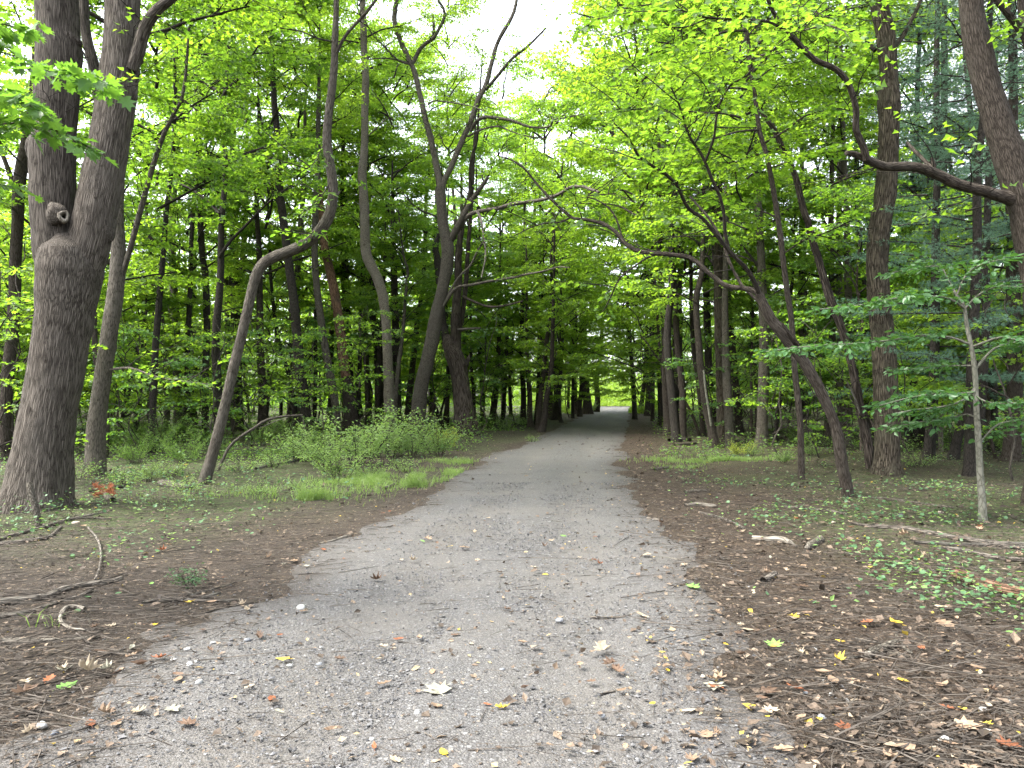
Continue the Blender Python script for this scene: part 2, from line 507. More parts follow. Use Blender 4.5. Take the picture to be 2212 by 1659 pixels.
def litter_mat(name, stops, trans=.15):
    m, out, N, L = mat(name)
    a = N('ShaderNodeAttribute', attribute_name='tint'); oi = N('ShaderNodeObjectInfo')
    g = N('ShaderNodeNewGeometry')
    f = a.outputs['Fac']
    c = ramp(N, L, f, stops)
    n = N('ShaderNodeTexNoise', Scale=60.0, Detail=3.0); L(g.outputs['Position'], n.inputs['Vector'])
    c = mix(N, L, 1.0, c, ramp(N, L, n.outputs['Fac'], [(.3, (.62, .6, .58)), (.6, (1.05, 1.05, 1.05))]), 'MULTIPLY')
    pb = N('ShaderNodeBsdfPrincipled', Roughness=.7); pb.inputs['Specular IOR Level'].default_value = .25
    L(c, pb.inputs['Base Color'])
    tr = N('ShaderNodeBsdfTranslucent'); L(c, tr.inputs['Color'])
    mx = N('ShaderNodeMixShader'); mx.inputs[0].default_value = trans
    L(pb.outputs[0], mx.inputs[1]); L(tr.outputs[0], mx.inputs[2]); L(mx.outputs[0], out.inputs[0])
    return m
M['litter'] = litter_mat('leaf_litter', [(0, (.022, .017, .013)), (.35, (.055, .042, .031)), (.6, (.11, .082, .06)), (.8, (.17, .13, .093)), (.93, (.24, .19, .14)), (1, (.34, .25, .04))])
M['gravel_stone'] = litter_mat('gravel_stone', [(0, (0.0324, 0.0331, 0.0346)), (.35, (0.0648, 0.0655, 0.0677)), (.65, (0.1008, 0.1015, 0.1044)), (.86, (0.1368, 0.1368, 0.1382)), (.95, (0.1872, 0.1872, 0.1843)), (1, (0.1584, 0.1368, 0.1080))], 0)

def plain_leaf(name, col, col2):
    m, out, N, L = mat(name)
    oi = N('ShaderNodeObjectInfo'); g = N('ShaderNodeTexCoord')
    n = N('ShaderNodeTexNoise', Scale=6.0, Detail=4.0); L(g.outputs['Object'], n.inputs['Vector'])
    c = mix(N, L, ramp(N, L, n.outputs['Fac'], [(.35, (0, 0, 0)), (.65, (1, 1, 1))]), col, col2)
    hv = N('ShaderNodeHueSaturation'); L(c, hv.inputs['Color'])
    L(math_n(N, L, 'ADD', math_n(N, L, 'MULTIPLY', oi.outputs['Random'], .5), .75), hv.inputs['Value'])
    pb = N('ShaderNodeBsdfPrincipled', Roughness=.65); pb.inputs['Specular IOR Level'].default_value = .25
    L(hv.outputs[0], pb.inputs['Base Color'])
    tr = N('ShaderNodeBsdfTranslucent'); L(hv.outputs[0], tr.inputs['Color'])
    mx = N('ShaderNodeMixShader'); mx.inputs[0].default_value = .2
    L(pb.outputs[0], mx.inputs[1]); L(tr.outputs[0], mx.inputs[2]); L(mx.outputs[0], out.inputs[0])
    return m
DRY = {'tan': plain_leaf('tan_dry_leaf', (0.223, 0.161, 0.108), (0.149, 0.099, 0.065)),
       'pale': plain_leaf('pale_dry_leaf', (0.285, 0.242, 0.180), (0.211, 0.167, 0.115)),
       'brown': plain_leaf('brown_dry_leaf', (0.062, 0.038, 0.025), (0.093, 0.059, 0.038)),
       'orange': plain_leaf('orange_dry_leaf', (0.205, 0.074, 0.031), (0.124, 0.046, 0.022)),
       'yellow': plain_leaf('yellow_leaf', (0.496, 0.360, 0.040), (0.400, 0.264, 0.032)),
       'green': plain_leaf('green_fallen_leaf', (.09, .2, .04), (.14, .26, .06)),
       'grey': plain_leaf('grey_weathered_leaf', (0.186, 0.180, 0.136), (0.236, 0.229, 0.180))}

def stone_mat(name, c1, c2):
    m, out, N, L = mat(name)
    g = N('ShaderNodeTexCoord')
    n = N('ShaderNodeTexNoise', Scale=9.0, Detail=6.0, Roughness=.65); L(g.outputs['Object'], n.inputs['Vector'])
    c = mix(N, L, n.outputs['Fac'], c1, c2)
    n2 = N('ShaderNodeTexNoise', Scale=40.0, Detail=3.0); L(g.outputs['Object'], n2.inputs['Vector'])
    c = mix(N, L, 1.0, c, ramp(N, L, n2.outputs['Fac'], [(.35, (.7, .7, .7)), (.6, (1.1, 1.1, 1.1))]), 'MULTIPLY')
    pb = N('ShaderNodeBsdfPrincipled', Roughness=.8); L(c, pb.inputs['Base Color'])
    bp = N('ShaderNodeBump', Strength=.3, Distance=.01); L(n.outputs['Fac'], bp.inputs['Height']); L(bp.outputs[0], pb.inputs['Normal'])
    L(pb.outputs[0], out.inputs[0]); return m
STONE = {'pale grey': stone_mat('pale_stone', (.2, .205, .2), (.32, .32, .305)), 'slate grey': stone_mat('slate_stone', (.08, .085, .095), (.16, .17, .18)),
         'blue-grey': stone_mat('blue_grey_stone', (.14, .155, .18), (.25, .265, .29)), 'dark': stone_mat('dark_stone', (.03, .03, .034), (.07, .07, .075)),
         'tan': stone_mat('tan_stone', (.2, .165, .125), (.29, .245, .2)), 'whitish': stone_mat('whitish_stone', (.3, .3, .29), (.44, .44, .42))}

def ground_mat():
    m, out, N, L = mat('forest_floor')
    g = N('ShaderNodeNewGeometry'); pos = g.outputs['Position']
    veg = N('ShaderNodeAttribute', attribute_name='tint').outputs['Fac']
    n1 = N('ShaderNodeTexNoise', Scale=1.1, Detail=6.0, Roughness=.65); L(pos, n1.inputs['Vector'])
    n2 = N('ShaderNodeTexNoise', Scale=34.0, Detail=5.0, Roughness=.7); L(pos, n2.inputs['Vector'])
    mp = N('ShaderNodeMapping'); mp.inputs['Scale'].default_value = (90, 22, 30); mp.inputs['Rotation'].default_value = (0, 0, .5); L(pos, mp.inputs['Vector'])
    n3 = N('ShaderNodeTexNoise', Scale=1.0, Detail=3.0, Distortion=1.2); L(mp.outputs[0], n3.inputs['Vector'])
    c = ramp(N, L, n2.outputs['Fac'], [(.3, (0.0192, 0.0159, 0.0130)), (.5, (0.0488, 0.0407, 0.0340)), (.72, (0.0999, 0.0851, 0.0710))])
    c = mix(N, L, .5, c, ramp(N, L, n3.outputs['Fac'], [(.38, (0.0207, 0.0170, 0.0141)), (.55, (0.0577, 0.0474, 0.0392)), (.7, (0.1406, 0.1184, 0.0977))]))
    spx = N('ShaderNodeSeparateXYZ'); L(pos, spx.inputs[0])
    rt = N('ShaderNodeMapRange'); L(spx.outputs[0], rt.inputs[0]); rt.inputs[1].default_value = 1.0; rt.inputs[2].default_value = 2.5
    c = mix(N, L, 1.0, c, mix(N, L, rt.outputs[0], (.74, .71, .66), (.7, .61, .52)), 'MULTIPLY')
    c = mix(N, L, .75, c, ramp(N, L, n1.outputs['Fac'], [(.3, (.62, .6, .6)), (.65, (1.15, 1.1, 1.02))]), 'MULTIPLY')
    vo = N('ShaderNodeTexVoronoi', Scale=17.0, Randomness=1.0); L(pos, vo.inputs['Vector'])
    sep = N('ShaderNodeSeparateColor'); L(vo.outputs['Color'], sep.inputs[0])
    chip = math_n(N, L, 'MULTIPLY', math_n(N, L, 'GREATER_THAN', sep.outputs[0], .62), math_n(N, L, 'LESS_THAN', vo.outputs['Distance'], .33))
    c = mix(N, L, math_n(N, L, 'MULTIPLY', chip, .8), c, ramp(N, L, sep.outputs[1], [(0, (0.0444, 0.0326, 0.0244)), (.5, (0.1036, 0.0777, 0.0577)), (1, (0.1850, 0.1443, 0.1036))]))
    gn = N('ShaderNodeTexNoise', Scale=9.0, Detail=6.0, Roughness=.75); L(pos, gn.inputs['Vector'])
    gf = math_n(N, L, 'MULTIPLY', veg, ramp(N, L, gn.outputs['Fac'], [(.4, (0, 0, 0)), (.58, (1, 1, 1))]))
    c = mix(N, L, gf, c, ramp(N, L, n2.outputs['Fac'], [(.3, (0.0222, 0.0444, 0.0111)), (.7, (0.0666, 0.1110, 0.0259))]))
    pb = N('ShaderNodeBsdfPrincipled', Roughness=.92); pb.inputs['Specular IOR Level'].default_value = .2
    L(c, pb.inputs['Base Color'])
    h = math_n(N, L, 'ADD', n2.outputs['Fac'], math_n(N, L, 'ADD', n3.outputs['Fac'], math_n(N, L, 'MULTIPLY', chip, .4)))
    bp = N('ShaderNodeBump', Strength=.8, Distance=.03); L(h, bp.inputs['Height']); L(bp.outputs[0], pb.inputs['Normal'])
    L(pb.outputs[0], out.inputs[0]); return m

def road_mat():
    m, out, N, L = mat('gravel')
    g = N('ShaderNodeNewGeometry'); pos = g.outputs['Position']
    def stones(scale):
        v = N('ShaderNodeTexVoronoi', Scale=scale, Randomness=1.0); L(pos, v.inputs['Vector'])
        s = N('ShaderNodeSeparateColor'); L(v.outputs['Color'], s.inputs[0])
        return v.outputs['Distance'], s.outputs
    d1, s1 = stones(85.0); d2, s2 = stones(36.0)
    greys = [(0, (0.0432, 0.0432, 0.0439)), (.4, (0.0720, 0.0720, 0.0734)), (.75, (0.1044, 0.1044, 0.1058)), (.93, (0.1584, 0.1584, 0.1548)), (1, (0.1440, 0.1224, 0.0972))]
    c1 = ramp(N, L, s1[0], greys); c2 = ramp(N, L, s2[0], greys)
    n1 = N('ShaderNodeTexNoise', Scale=.7, Detail=7.0, Roughness=.66); L(pos, n1.inputs['Vector'])
    n2 = N('ShaderNodeTexNoise', Scale=120.0, Detail=3.0); L(pos, n2.inputs['Vector'])
    c1 = mix(N, L, math_n(N, L, 'MULTIPLY', d1, 1.1, True), c1, (.04, .038, .036))
    big = math_n(N, L, 'MULTIPLY', math_n(N, L, 'LESS_THAN', d2, .42), math_n(N, L, 'GREATER_THAN', s2[1], .66))
    c = mix(N, L, big, c1, c2)
    dirt = ramp(N, L, n2.outputs['Fac'], [(.3, (0.0612, 0.0569, 0.0511)), (.7, (0.1044, 0.0979, 0.0893))])
    df = ramp(N, L, n1.outputs['Fac'], [(.42, (0, 0, 0)), (.62, (1, 1, 1))])
    lane = N('ShaderNodeAttribute', attribute_name='bark'); sx = N('ShaderNodeSeparateXYZ'); L(lane.outputs['Vector'], sx.inputs[0])
    df = math_n(N, L, 'ADD', math_n(N, L, 'MULTIPLY', df, .6), math_n(N, L, 'MULTIPLY', sx.outputs[0], .75), True)
    c = mix(N, L, math_n(N, L, 'MULTIPLY', df, .8), c, dirt)
    tr = N('ShaderNodeAttribute', attribute_name='tint').outputs['Fac']
    c = mix(N, L, math_n(N, L, 'MULTIPLY', tr, .8), c, ramp(N, L, n2.outputs['Fac'], [(.3, (0.0202, 0.0173, 0.0151)), (.7, (0.0612, 0.0518, 0.0432))]))
    pb = N('ShaderNodeBsdfPrincipled', Roughness=.85); pb.inputs['Specular IOR Level'].default_value = .25
    L(c, pb.inputs['Base Color'])
    h = math_n(N, L, 'SUBTRACT', math_n(N, L, 'MULTIPLY', big, .8), math_n(N, L, 'ADD', math_n(N, L, 'MULTIPLY', d1, .8), math_n(N, L, 'MULTIPLY', d2, .2)))
    bp = N('ShaderNodeBump', Strength=.7, Distance=.012); L(h, bp.inputs['Height']); L(bp.outputs[0], pb.inputs['Normal'])
    L(pb.outputs[0], out.inputs[0]); return m
M['ground'] = ground_mat(); M['road'] = road_mat()

# ---------------------------------------------------------------- ground and gravel path
def veg_mask(x, y):
    """where low green plants cover the floor"""
    d = x - road_x(y)
    left = sstep(2.6, 4.5, -d) * sstep(6, 12, y)
    right = sstep(2.6, 5.0, d) * sstep(5, 8, y) * .75
    far = sstep(70, 82, y) * (np.abs(d) > 1.8)
    near = sstep(1.9, 2.6, np.abs(d)) * sstep(9, 14, y) * (d < 0) * .7
    return np.clip(np.maximum.reduce([left, right, far, near]) * (.55 + .6 * noise2(x, y, .5, 21)), 0, 1)

def grid_mesh():
    u = np.linspace(-1, 1, 251)
    xs = np.sign(u) * (14 * np.abs(u) + 386 * np.abs(u) ** 4)
    ys = np.concatenate([np.linspace(-60, 1, 16), np.linspace(1.3, 16, 140), 16 * (420 / 16) ** np.linspace(.01, 1, 110)])
    X, Y = np.meshgrid(xs, ys)
    Z = gz(X, Y)
    near = (Y < 30) & (np.abs(X) < 14)
    d = np.abs(X - road_x(Y))
    Z = Z + near * sstep(1.6, 2.3, d) * (.02 * noise2(X, Y, 4.0, 8) + .012 * noise2(X, Y, 9.0, 9))
    Z = Z - .06 * (1 - sstep(1.0, 1.75, d)) * (Y < ROAD_END) - .5 * (1 - sstep(1.2, 2.0, d)) * (Y > 30) * (Y < ROAD_END - 1)
    ny, nx = X.shape
    V = np.stack([X, Y, Z], 2).reshape(-1, 3)
    i = (np.arange(ny - 1)[:, None] * nx + np.arange(nx - 1)[None]).ravel()
    Q = np.stack([i, i + 1, i + nx + 1, i + nx], 1)
    mb = MB(); mb.add(V, Q, 0, None, veg_mask(X, Y).ravel(), True)
    o = mb.obj('ground', [M['ground']]); o['kind'] = 'structure'
grid_mesh()

def path_mesh():
    ys = np.concatenate([np.linspace(-40, 1, 24), np.linspace(1.2, 20, 190), 20 * (ROAD_END / 20) ** np.linspace(.01, 1, 90)])
    us = np.linspace(-1, 1, 49)
    Y = np.repeat(ys[:, None], len(us), 1)
    jag = 1 + .11 * noise2(ys, ys * 0, .55, 31)[:, None] + .06 * noise2(ys, ys * 0 + 5, 2.2, 32)[:, None]
    w = HALF * 1.12 * jag
    X = road_x(Y) + us[None] * w
    e = np.abs(us)[None] + .16 * noise2(X, Y, 1.1, 33) + .1 * noise2(X, Y, 3.6, 34)
    Z = gz(X, Y) + .014 - .05 * sstep(.8, 1.12, e) + .012 * noise2(X, Y, 1.7, 35)
    Z += -.022 * np.exp(-((us[None] - .42) / .16) ** 2) - .022 * np.exp(-((us[None] + .3) / .16) ** 2) + .012 * np.exp(-((us[None] - .06) / .12) ** 2) - .02 * sstep(.25, .8, noise2(X, Y, .55, 45))
    ny, nx = X.shape
    V = np.stack([X, Y, Z], 2).reshape(-1, 3)
    i = (np.arange(ny - 1)[:, None] * nx + np.arange(nx - 1)[None]).ravel()
    Q = np.stack([i, i + 1, i + nx + 1, i + nx], 1)
    lane = np.exp(-((us[None] - .42 + .08 * noise2(Y, Y * 0, .3, 37)) / .17) ** 2) + np.exp(-((us[None] + .3 + .08 * noise2(Y, Y * 0, .3, 38)) / .17) ** 2)
    lane = lane * (.65 + .5 * noise2(X, Y, .8, 39))
    mb = MB(); mb.add(V, Q, 0, np.stack([lane.ravel(), 0 * lane.ravel(), 0 * lane.ravel()], 1), (sstep(.58, 1.0, e) * (.75 + .5 * noise2(X, Y, 2.2, 36))).clip(0, 1).ravel(), True)
    o = mb.obj('gravel_path', [M['road']]); o['kind'] = 'structure'
    # a second track crosses at the far end
    mb = MB(); xs = np.linspace(-25, 60, 80); vs = np.linspace(-1.6, 1.6, 9)
    X = np.repeat(xs[:, None], 9, 1); Y = 94.5 + vs[None] + 1.2 * np.sin(xs[:, None] * .07)
    Z = gz(X, Y) + .03
    V = np.stack([X, Y, Z], 2).reshape(-1, 3); i = (np.arange(79)[:, None] * 9 + np.arange(8)[None]).ravel()
    mb.add(V, np.stack([i, i + 9, i + 10, i + 1], 1), 0, None, 0, True)
    o = mb.obj('crossing_track', [M['road']]); o['kind'] = 'structure'
path_mesh()

# ---------------------------------------------------------------- crowns shared by many trees
def crown_mb(seed, z0, z1, R, nb, size, tmpl, tl, sp, lsp, el=(.25, .75), shape='round', drop=.08, t0=.15, br=.02, nl=9, tilt=.75, clump=.5):
    """limbs leave the trunk at uneven heights and fork into boughs; every bough carries a flat, drooping spray of leaves"""
    rng = np.random.default_rng(seed)
    mb = MB(); S = [[] for _ in range(7)]; B = []
    az = rng.uniform(0, 6.28)
    for i in range(nl):
        q = np.clip((i + rng.uniform(.1, .9)) / nl + rng.normal(0, .04), 0, 1)
        h = z0 + (z1 - z0) * (.82 * q)
        az += 2.39996 + rng.normal(0, .5)
        L = R * rng.uniform(.55, 1.0) * (1.05 - .45 * q)
        P = bough_curve((0, 0, h), az, rng.uniform(.35, 1.0) + .35 * q, L, rng, droop=rng.uniform(.3, .9), wob=.22)
        tube(mb, P, np.linspace(br * 1.6, br * .5, len(P)), sides=5, step=.6, lump=0, mat=1)
        B.append((P, az, L, q))
    per = max(1, nb // nl)
    for P, a0, L, q in B:
        for j in range(per):
            t = .25 + .75 * (j + rng.random()) / per
            p, _, _ = along(P, np.array([t]))
            l2 = R * rng.uniform(.3, .62) * (1.05 - .3 * t)
            e = rng.uniform(*el) - .15
            P2 = bough_curve(p[0], a0 + rng.normal(0, .95), e, l2, rng, droop=rng.uniform(.8, 1.8), wob=.15)
            tube(mb, P2, np.linspace(br * .6, br * .15, len(P2)), sides=4, step=.7, lump=0, mat=1)
            s = spray(P2, rng, tl, sp, lsp, size, t0=t0, drop=drop, tilt=tilt, droop=.22)
            if s is None: continue
            for k in range(7): S[k].append(s[k])
    S = [np.concatenate(a) for a in S]
    put_leaves(mb, S[0], S[1], S[2], S[3], tmpl, 0, None, rng)
    tw = .006
    sticks(mb, S[4], S[5], tw, tw * .8); sticks(mb, S[5], S[6], tw * .8, tw * .4)
    return mb, len(S[0])

CROWN = {}
NV = {'sap': 3, 'under': 3, 'tall': 3, 'pole': 2, 'far': 3, 'pine': 2}
def crown(key, mats, **kw):
    mb, n = crown_mb(**kw)
    CROWN[key] = mb.mesh('crown', [M[a] for a in mats])
    print('crown', key, n, len(CROWN[key].polygons))
for k in range(3):
    crown(('under', k), ['maple' if k == 1 else 'maple_fresh', 'twig'], seed=10 + k, z0=.9, z1=8.6, R=3.5, nb=66, nl=13, size=.14, tmpl=STAR, tl=.9, sp=.13, lsp=.068, el=(-.15, .5), tilt=.85)
for k in range(3):
    crown(('tall', k), ['maple_fresh' if k % 2 else 'maple', 'twig'], seed=30 + k, z0=4.5, z1=23, R=5.0, nb=84, nl=16, size=.17, tmpl=STAR, tl=1.15, sp=.16, lsp=.085, br=.04, tilt=.85)
for k in range(2):
    crown(('pole', k), ['maple_fresh', 'twig'], seed=50 + k, z0=3.0, z1=15.5, R=3.8, nb=66, nl=15, size=.155, tmpl=STAR, tl=1.0, sp=.15, lsp=.078, el=(-.1, .55), br=.025, tilt=.85)
for k in range(3):
    crown(('far', k), ['maple_fresh' if k != 1 else 'maple', 'twig'], seed=70 + k, z0=1.5, z1=22, R=5.4, nb=84, nl=14, size=.28, tmpl=KITE, tl=1.4, sp=.22, lsp=.12, br=.04, tilt=.85)

for k in range(3):
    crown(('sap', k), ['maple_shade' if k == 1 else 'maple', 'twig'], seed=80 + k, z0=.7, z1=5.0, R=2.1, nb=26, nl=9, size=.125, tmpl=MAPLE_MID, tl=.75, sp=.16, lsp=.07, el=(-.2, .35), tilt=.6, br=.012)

def pine_crown(seed, z0, z1, R, nb):
    rng = np.random.default_rng(seed); mb = MB(); C = []
    for i in range(nb):
        q = (i + rng.random()) / nb; h = z0 + (z1 - z0) * q
        L = R * (1.05 - .75 * q) * rng.uniform(.7, 1.1)
        P = bough_curve((0, 0, h), i * 2.39996 + rng.normal(0, .3), rng.uniform(-.05, .3), L, rng, droop=1.2)
        tube(mb, P, np.linspace(.03, .008, len(P)), sides=4, step=.8, lump=0, mat=1)
        s = spray(P, rng, 1.0, .22, .12, .1, t0=.15, droop=.02)
        sticks(mb, s[4], s[5], .006, .005); sticks(mb, s[5], s[6], .005, .003)
        C.append((s[0], s[1]))
    pos = np.concatenate([c[0] for c in C]); d = np.concatenate([c[1] for c in C])
    k = 16
    pos = np.repeat(pos, k, 0); d = norm(np.repeat(d, k, 0) + rng.normal(0, .55, (len(pos), 3)) + np.array([0, 0, .1]))
    n = norm(np.cross(d, rng.normal(0, 1, d.shape)))
    w = .0055; ln = rng.uniform(.08, .15, len(pos))[:, None]
    V = np.stack([pos - n * w, pos + n * w, pos + d * ln], 1)
    mb.add(V.reshape(-1, 3), np.arange(len(pos) * 3).reshape(-1, 3), 0, None, np.repeat(rng.random(len(pos)), 3))
    return mb
for k in range(2):
    CROWN[('pine', k)] = pine_crown(90 + k, 3.0, 19, 4.0, 44).mesh('crown', [M['pine'], M['twig']])

# ---------------------------------------------------------------- trees traced one by one
REFS = []            # (px at eye height, depth, phrase, side) used to word the labels of the trees between them

def tree(name, label, cat, bark, stems, Y=None, ext=0.0, crowns=(), ref=None, flare=.75, sides=10, ridge=0.0, step=.3, lump=.06, dY=0.0, group=None, leafy=None, flare_h=None):
    """stems: list of (points [(px, py, half width px)], options); the first is the trunk, the rest are limbs"""
    p0 = stems[0][0][0]
    if Y is None:
        g = ground_at(p0[0], p0[1])
    else:
        g = at(p0[0], p0[1], Y); g[2] = gz1(g[0], g[1])
    Y = g[1]
    root = empty(name, g, label, cat, group)
    seed = int(abs(p0[0])) + 11
    rng = np.random.default_rng(seed)
    top = None; made = []
    for si, st in enumerate(stems):
        pts, o = st[0], (st[1] if len(st) > 1 else {})
        n = len(pts)
        y0, y1 = o.get('y0', 0), o.get('y1', dY if si == 0 else 0)
        W = []; R = []
        for k, (px, py, r) in enumerate(pts):
            yy = Y + y0 + (y1 - y0) * k / max(1, n - 1)
            W.append(at(px, py, yy)); R.append(r / F * yy * (1 if si == 0 or 'twin' in label or 'edge' in label else .8))
        W = np.array(W); R = np.array(R)
        if si == 0:
            W[0] = g; W = np.vstack([W[:1] - [0, 0, .25], W]); R = np.concatenate([R[:1], R])
            if ext:
                d = norm(W[-1] - W[-2]) * .5 + np.array([0, 0, .6]); d /= np.linalg.norm(d)
                W = np.vstack([W, W[-1] + d * ext * .5, W[-1] + d * ext + np.array([0, 0, ext * .05])]); R = np.concatenate([R, [R[-1] * .7, R[-1] * .25]])
        elif o.get('ext'):
            d = norm(W[-1] - W[-2])
            W = np.vstack([W, W[-1] + d * o['ext']]); R = np.concatenate([R, [R[-1] * .3]])
        W -= g
        mb = MB()
        kw = dict(sides=sides if si == 0 else max(5, o.get('sides', 7)), step=step if si == 0 else max(.12, step * .8), lump=o.get('lump', lump), seed=seed + si * 3)
        if si == 0: kw.update(flare=flare, ridge=ridge, flare_h=flare_h or max(.25, R[0] * 1.6))
        elif o.get('ridge'): kw.update(ridge=o['ridge'], sides=o.get('sides', sides))
        P, _ = tube(mb, W, R, **kw)
        ob = mb.obj('trunk' if si == 0 else o.get('name', 'branch'), [M[o.get('bark', bark)]], root)
        if o.get('label'): ob['label'] = o['label']
        made.append((P, o))
        if si == 0: top = P
    # leaves and fine twigs on the limbs
    mb = MB(); cnt = 0
    for P, o in made:
        lf = o.get('leaf')
        if not lf: continue
        s = spray(P, rng, lf.get('tl', .8), lf.get('sp', .16), lf.get('lsp', .075), lf.get('size', .13), t0=lf.get('t0', .4), drop=lf.get('drop', .1), tilt=lf.get('tilt', .35))
        put_leaves(mb, s[0], s[1], s[2], s[3], lf.get('tmpl', MAPLE_MID), 0, None, rng); cnt += len(s[0])
        sticks(mb, s[4], s[5], .005, .004); sticks(mb, s[5], s[6], .004, .002)
    tw_ = MB(); ntw = 0; LT = []
    for k_, (P, o) in enumerate(made):
        if cat != 'tree' or (k_ == 0 and len(made) > 1) or o.get('name') in ('stub', 'scar', 'upper_trunk'): continue
        if bark == 'bark_smooth' or name == 'dead_tree' and k_: continue
        _, _, Lp = along(P, np.array([.5]))
        if Lp < .8: continue
        nn = int(min(24, Lp * (2.4 if k_ else .7)))
        for q in range(nn):
            tt = rng.uniform(.35 if k_ == 0 else .2, .98); p, tn, _ = along(P, np.array([tt]))
            if k_ == 0 and p[0][2] < 2.5: continue
            az = math.atan2(tn[0][1], tn[0][0]) + rng.choice([-1, 1]) * rng.uniform(.4, 1.4) if k_ else rng.uniform(0, 6.28)
            Bq = bough_curve(p[0], az, rng.uniform(-.3, .9), rng.uniform(.5, 1.7), rng, droop=rng.uniform(-.4, 1.2), wob=.25)
            r0 = .009 * (1 + .015 * Y); tube(tw_, Bq, np.linspace(r0, r0 * .3, len(Bq)), sides=4, step=.3, lump=0, mat=0); ntw += 1
            sp_ = spray(Bq, rng, .45, .2, .09, .13, t0=.3, drop=.3, tilt=.6)
            if sp_ is None: continue
            sticks(tw_, sp_[4], sp_[5], r0 * .35, r0 * .28, 0); sticks(tw_, sp_[5], sp_[6], r0 * .28, r0 * .15, 0)
            if rng.random() < .55: LT.append(sp_)
    for sp_ in LT:
        put_leaves(mb, sp_[0], sp_[1], sp_[2], sp_[3], STAR, 0, None, rng); cnt += len(sp_[0])
    if ntw: tw_.obj('twigwork', [M['twig']], root, 'stuff')
    if cnt:
        o2 = mb.obj('foliage', [M[leafy or 'maple'], M['twig']], root, 'stuff')
    for c in crowns:                                   # (key, scale, lift, at height fraction)
        key, s, dz = c[:3]
        i = min(len(top) - 1, int(len(top) * .75)) if len(c) < 4 else int((len(top) - 1) * c[3])
        linked('crown', CROWN[(key[0], key[1] % NV[key[0]])], root, (top[i][0], top[i][1], dz), (0, 0, rng.uniform(0, 6.28)), (s, s, s), 'stuff')
    px, py = pix(np.array([g[0] + np.interp(1.6, top[:, 2], top[:, 0]), g[1], 1.6 + g[2]]))
    if ref: REFS.append((px, Y, ref))
    return root, g

# --- the twin-stemmed maple at the left edge
T1, G1 = tree('maple_tree', 'massive twin-stemmed grey-brown maple with a knothole, foreground left', 'tree', 'bark_twin', [
    ([(76, 1098, 62), (84, 1040, 57), (95, 953, 54), (108, 880, 53), (119, 820, 54), (130, 740, 54), (139, 686, 56), (146, 620, 62), (150, 580, 66), (151, 545, 62), (150, 512, 36)], {}),
    ([(128, 610, 40), (121, 540, 44), (115, 490, 43), (113, 440, 44), (113, 400, 45), (113, 333, 46), (119, 267, 42.5), (123, 190, 43), (127, 110, 45), (125, 83, 43), (123, 0, 42), (122, -120, 40), (118, -330, 33)], {'ridge': .006, 'sides': 56, 'name': 'stem', 'lump': .05, 'ext': 3}),
    ([(170, 610, 38), (188, 540, 42), (200, 490, 42), (211, 433, 42), (222, 380, 41), (232, 333, 40), (242, 275, 39), (250, 225, 38.5), (258, 160, 38), (263, 100, 37), (265, 0, 35), (268, -120, 33), (285, -330, 27)], {'ridge': .006, 'sides': 56, 'name': 'stem', 'lump': .05, 'ext': 3}),
    ([(230, 300, 13), (212, 200, 12), (205, 150, 12.5), (193, 105, 11.5), (184, 60, 10.5), (181, 0, 10), (175, -120, 8)], {'y0': .4, 'y1': .7, 'ext': 1.5}),
    ([(285, 150, 14), (300, 105, 14), (311, 65, 13.5), (330, 32, 12.5), (350, 12, 11), (374, -6, 10), (430, -60, 8)], {'y0': -.1, 'y1': -.5, 'ext': 1.2}),
], flare=.42, sides=64, ridge=.007, step=.09, lump=.045, flare_h=.75, ref='the twin-stemmed maple', crowns=[(('tall', 0), .8, 6.5, 1.0)])
def lump_on(root, g, name, px, py, Y, r, bark, label, squash=(1, 1, 1), hole=None):
    c = at(px, py, Y) - g; rr = r / F * Y
    mb = MB()
    th = np.linspace(0, pi, 14); ph = np.linspace(0, 2 * pi, 22, endpoint=False)
    TH, PH = np.meshgrid(th, ph, indexing='ij')
    D = np.stack([np.sin(TH) * np.cos(PH), np.sin(TH) * np.sin(PH), np.cos(TH)], 2).reshape(-1, 3)
    k = 1 + .16 * vnoise(D * 2.2 + px, 5) + .07 * vnoise(D * 6 + px, 6)
    V = c + D * k[:, None] * rr * np.array(squash)
    i = np.arange(13)[:, None] * 22; j = np.arange(22)[None]; j2 = (j + 1) % 22
    mb.add(V, np.stack([i + j, i + 22 + j, i + 22 + j2, i + j2], 2).reshape(-1, 4), 0, V.copy(), .5, True)
    ob = mb.obj(name, [M[bark]], root); ob['label'] = label
    return ob
Y1 = G1[1]
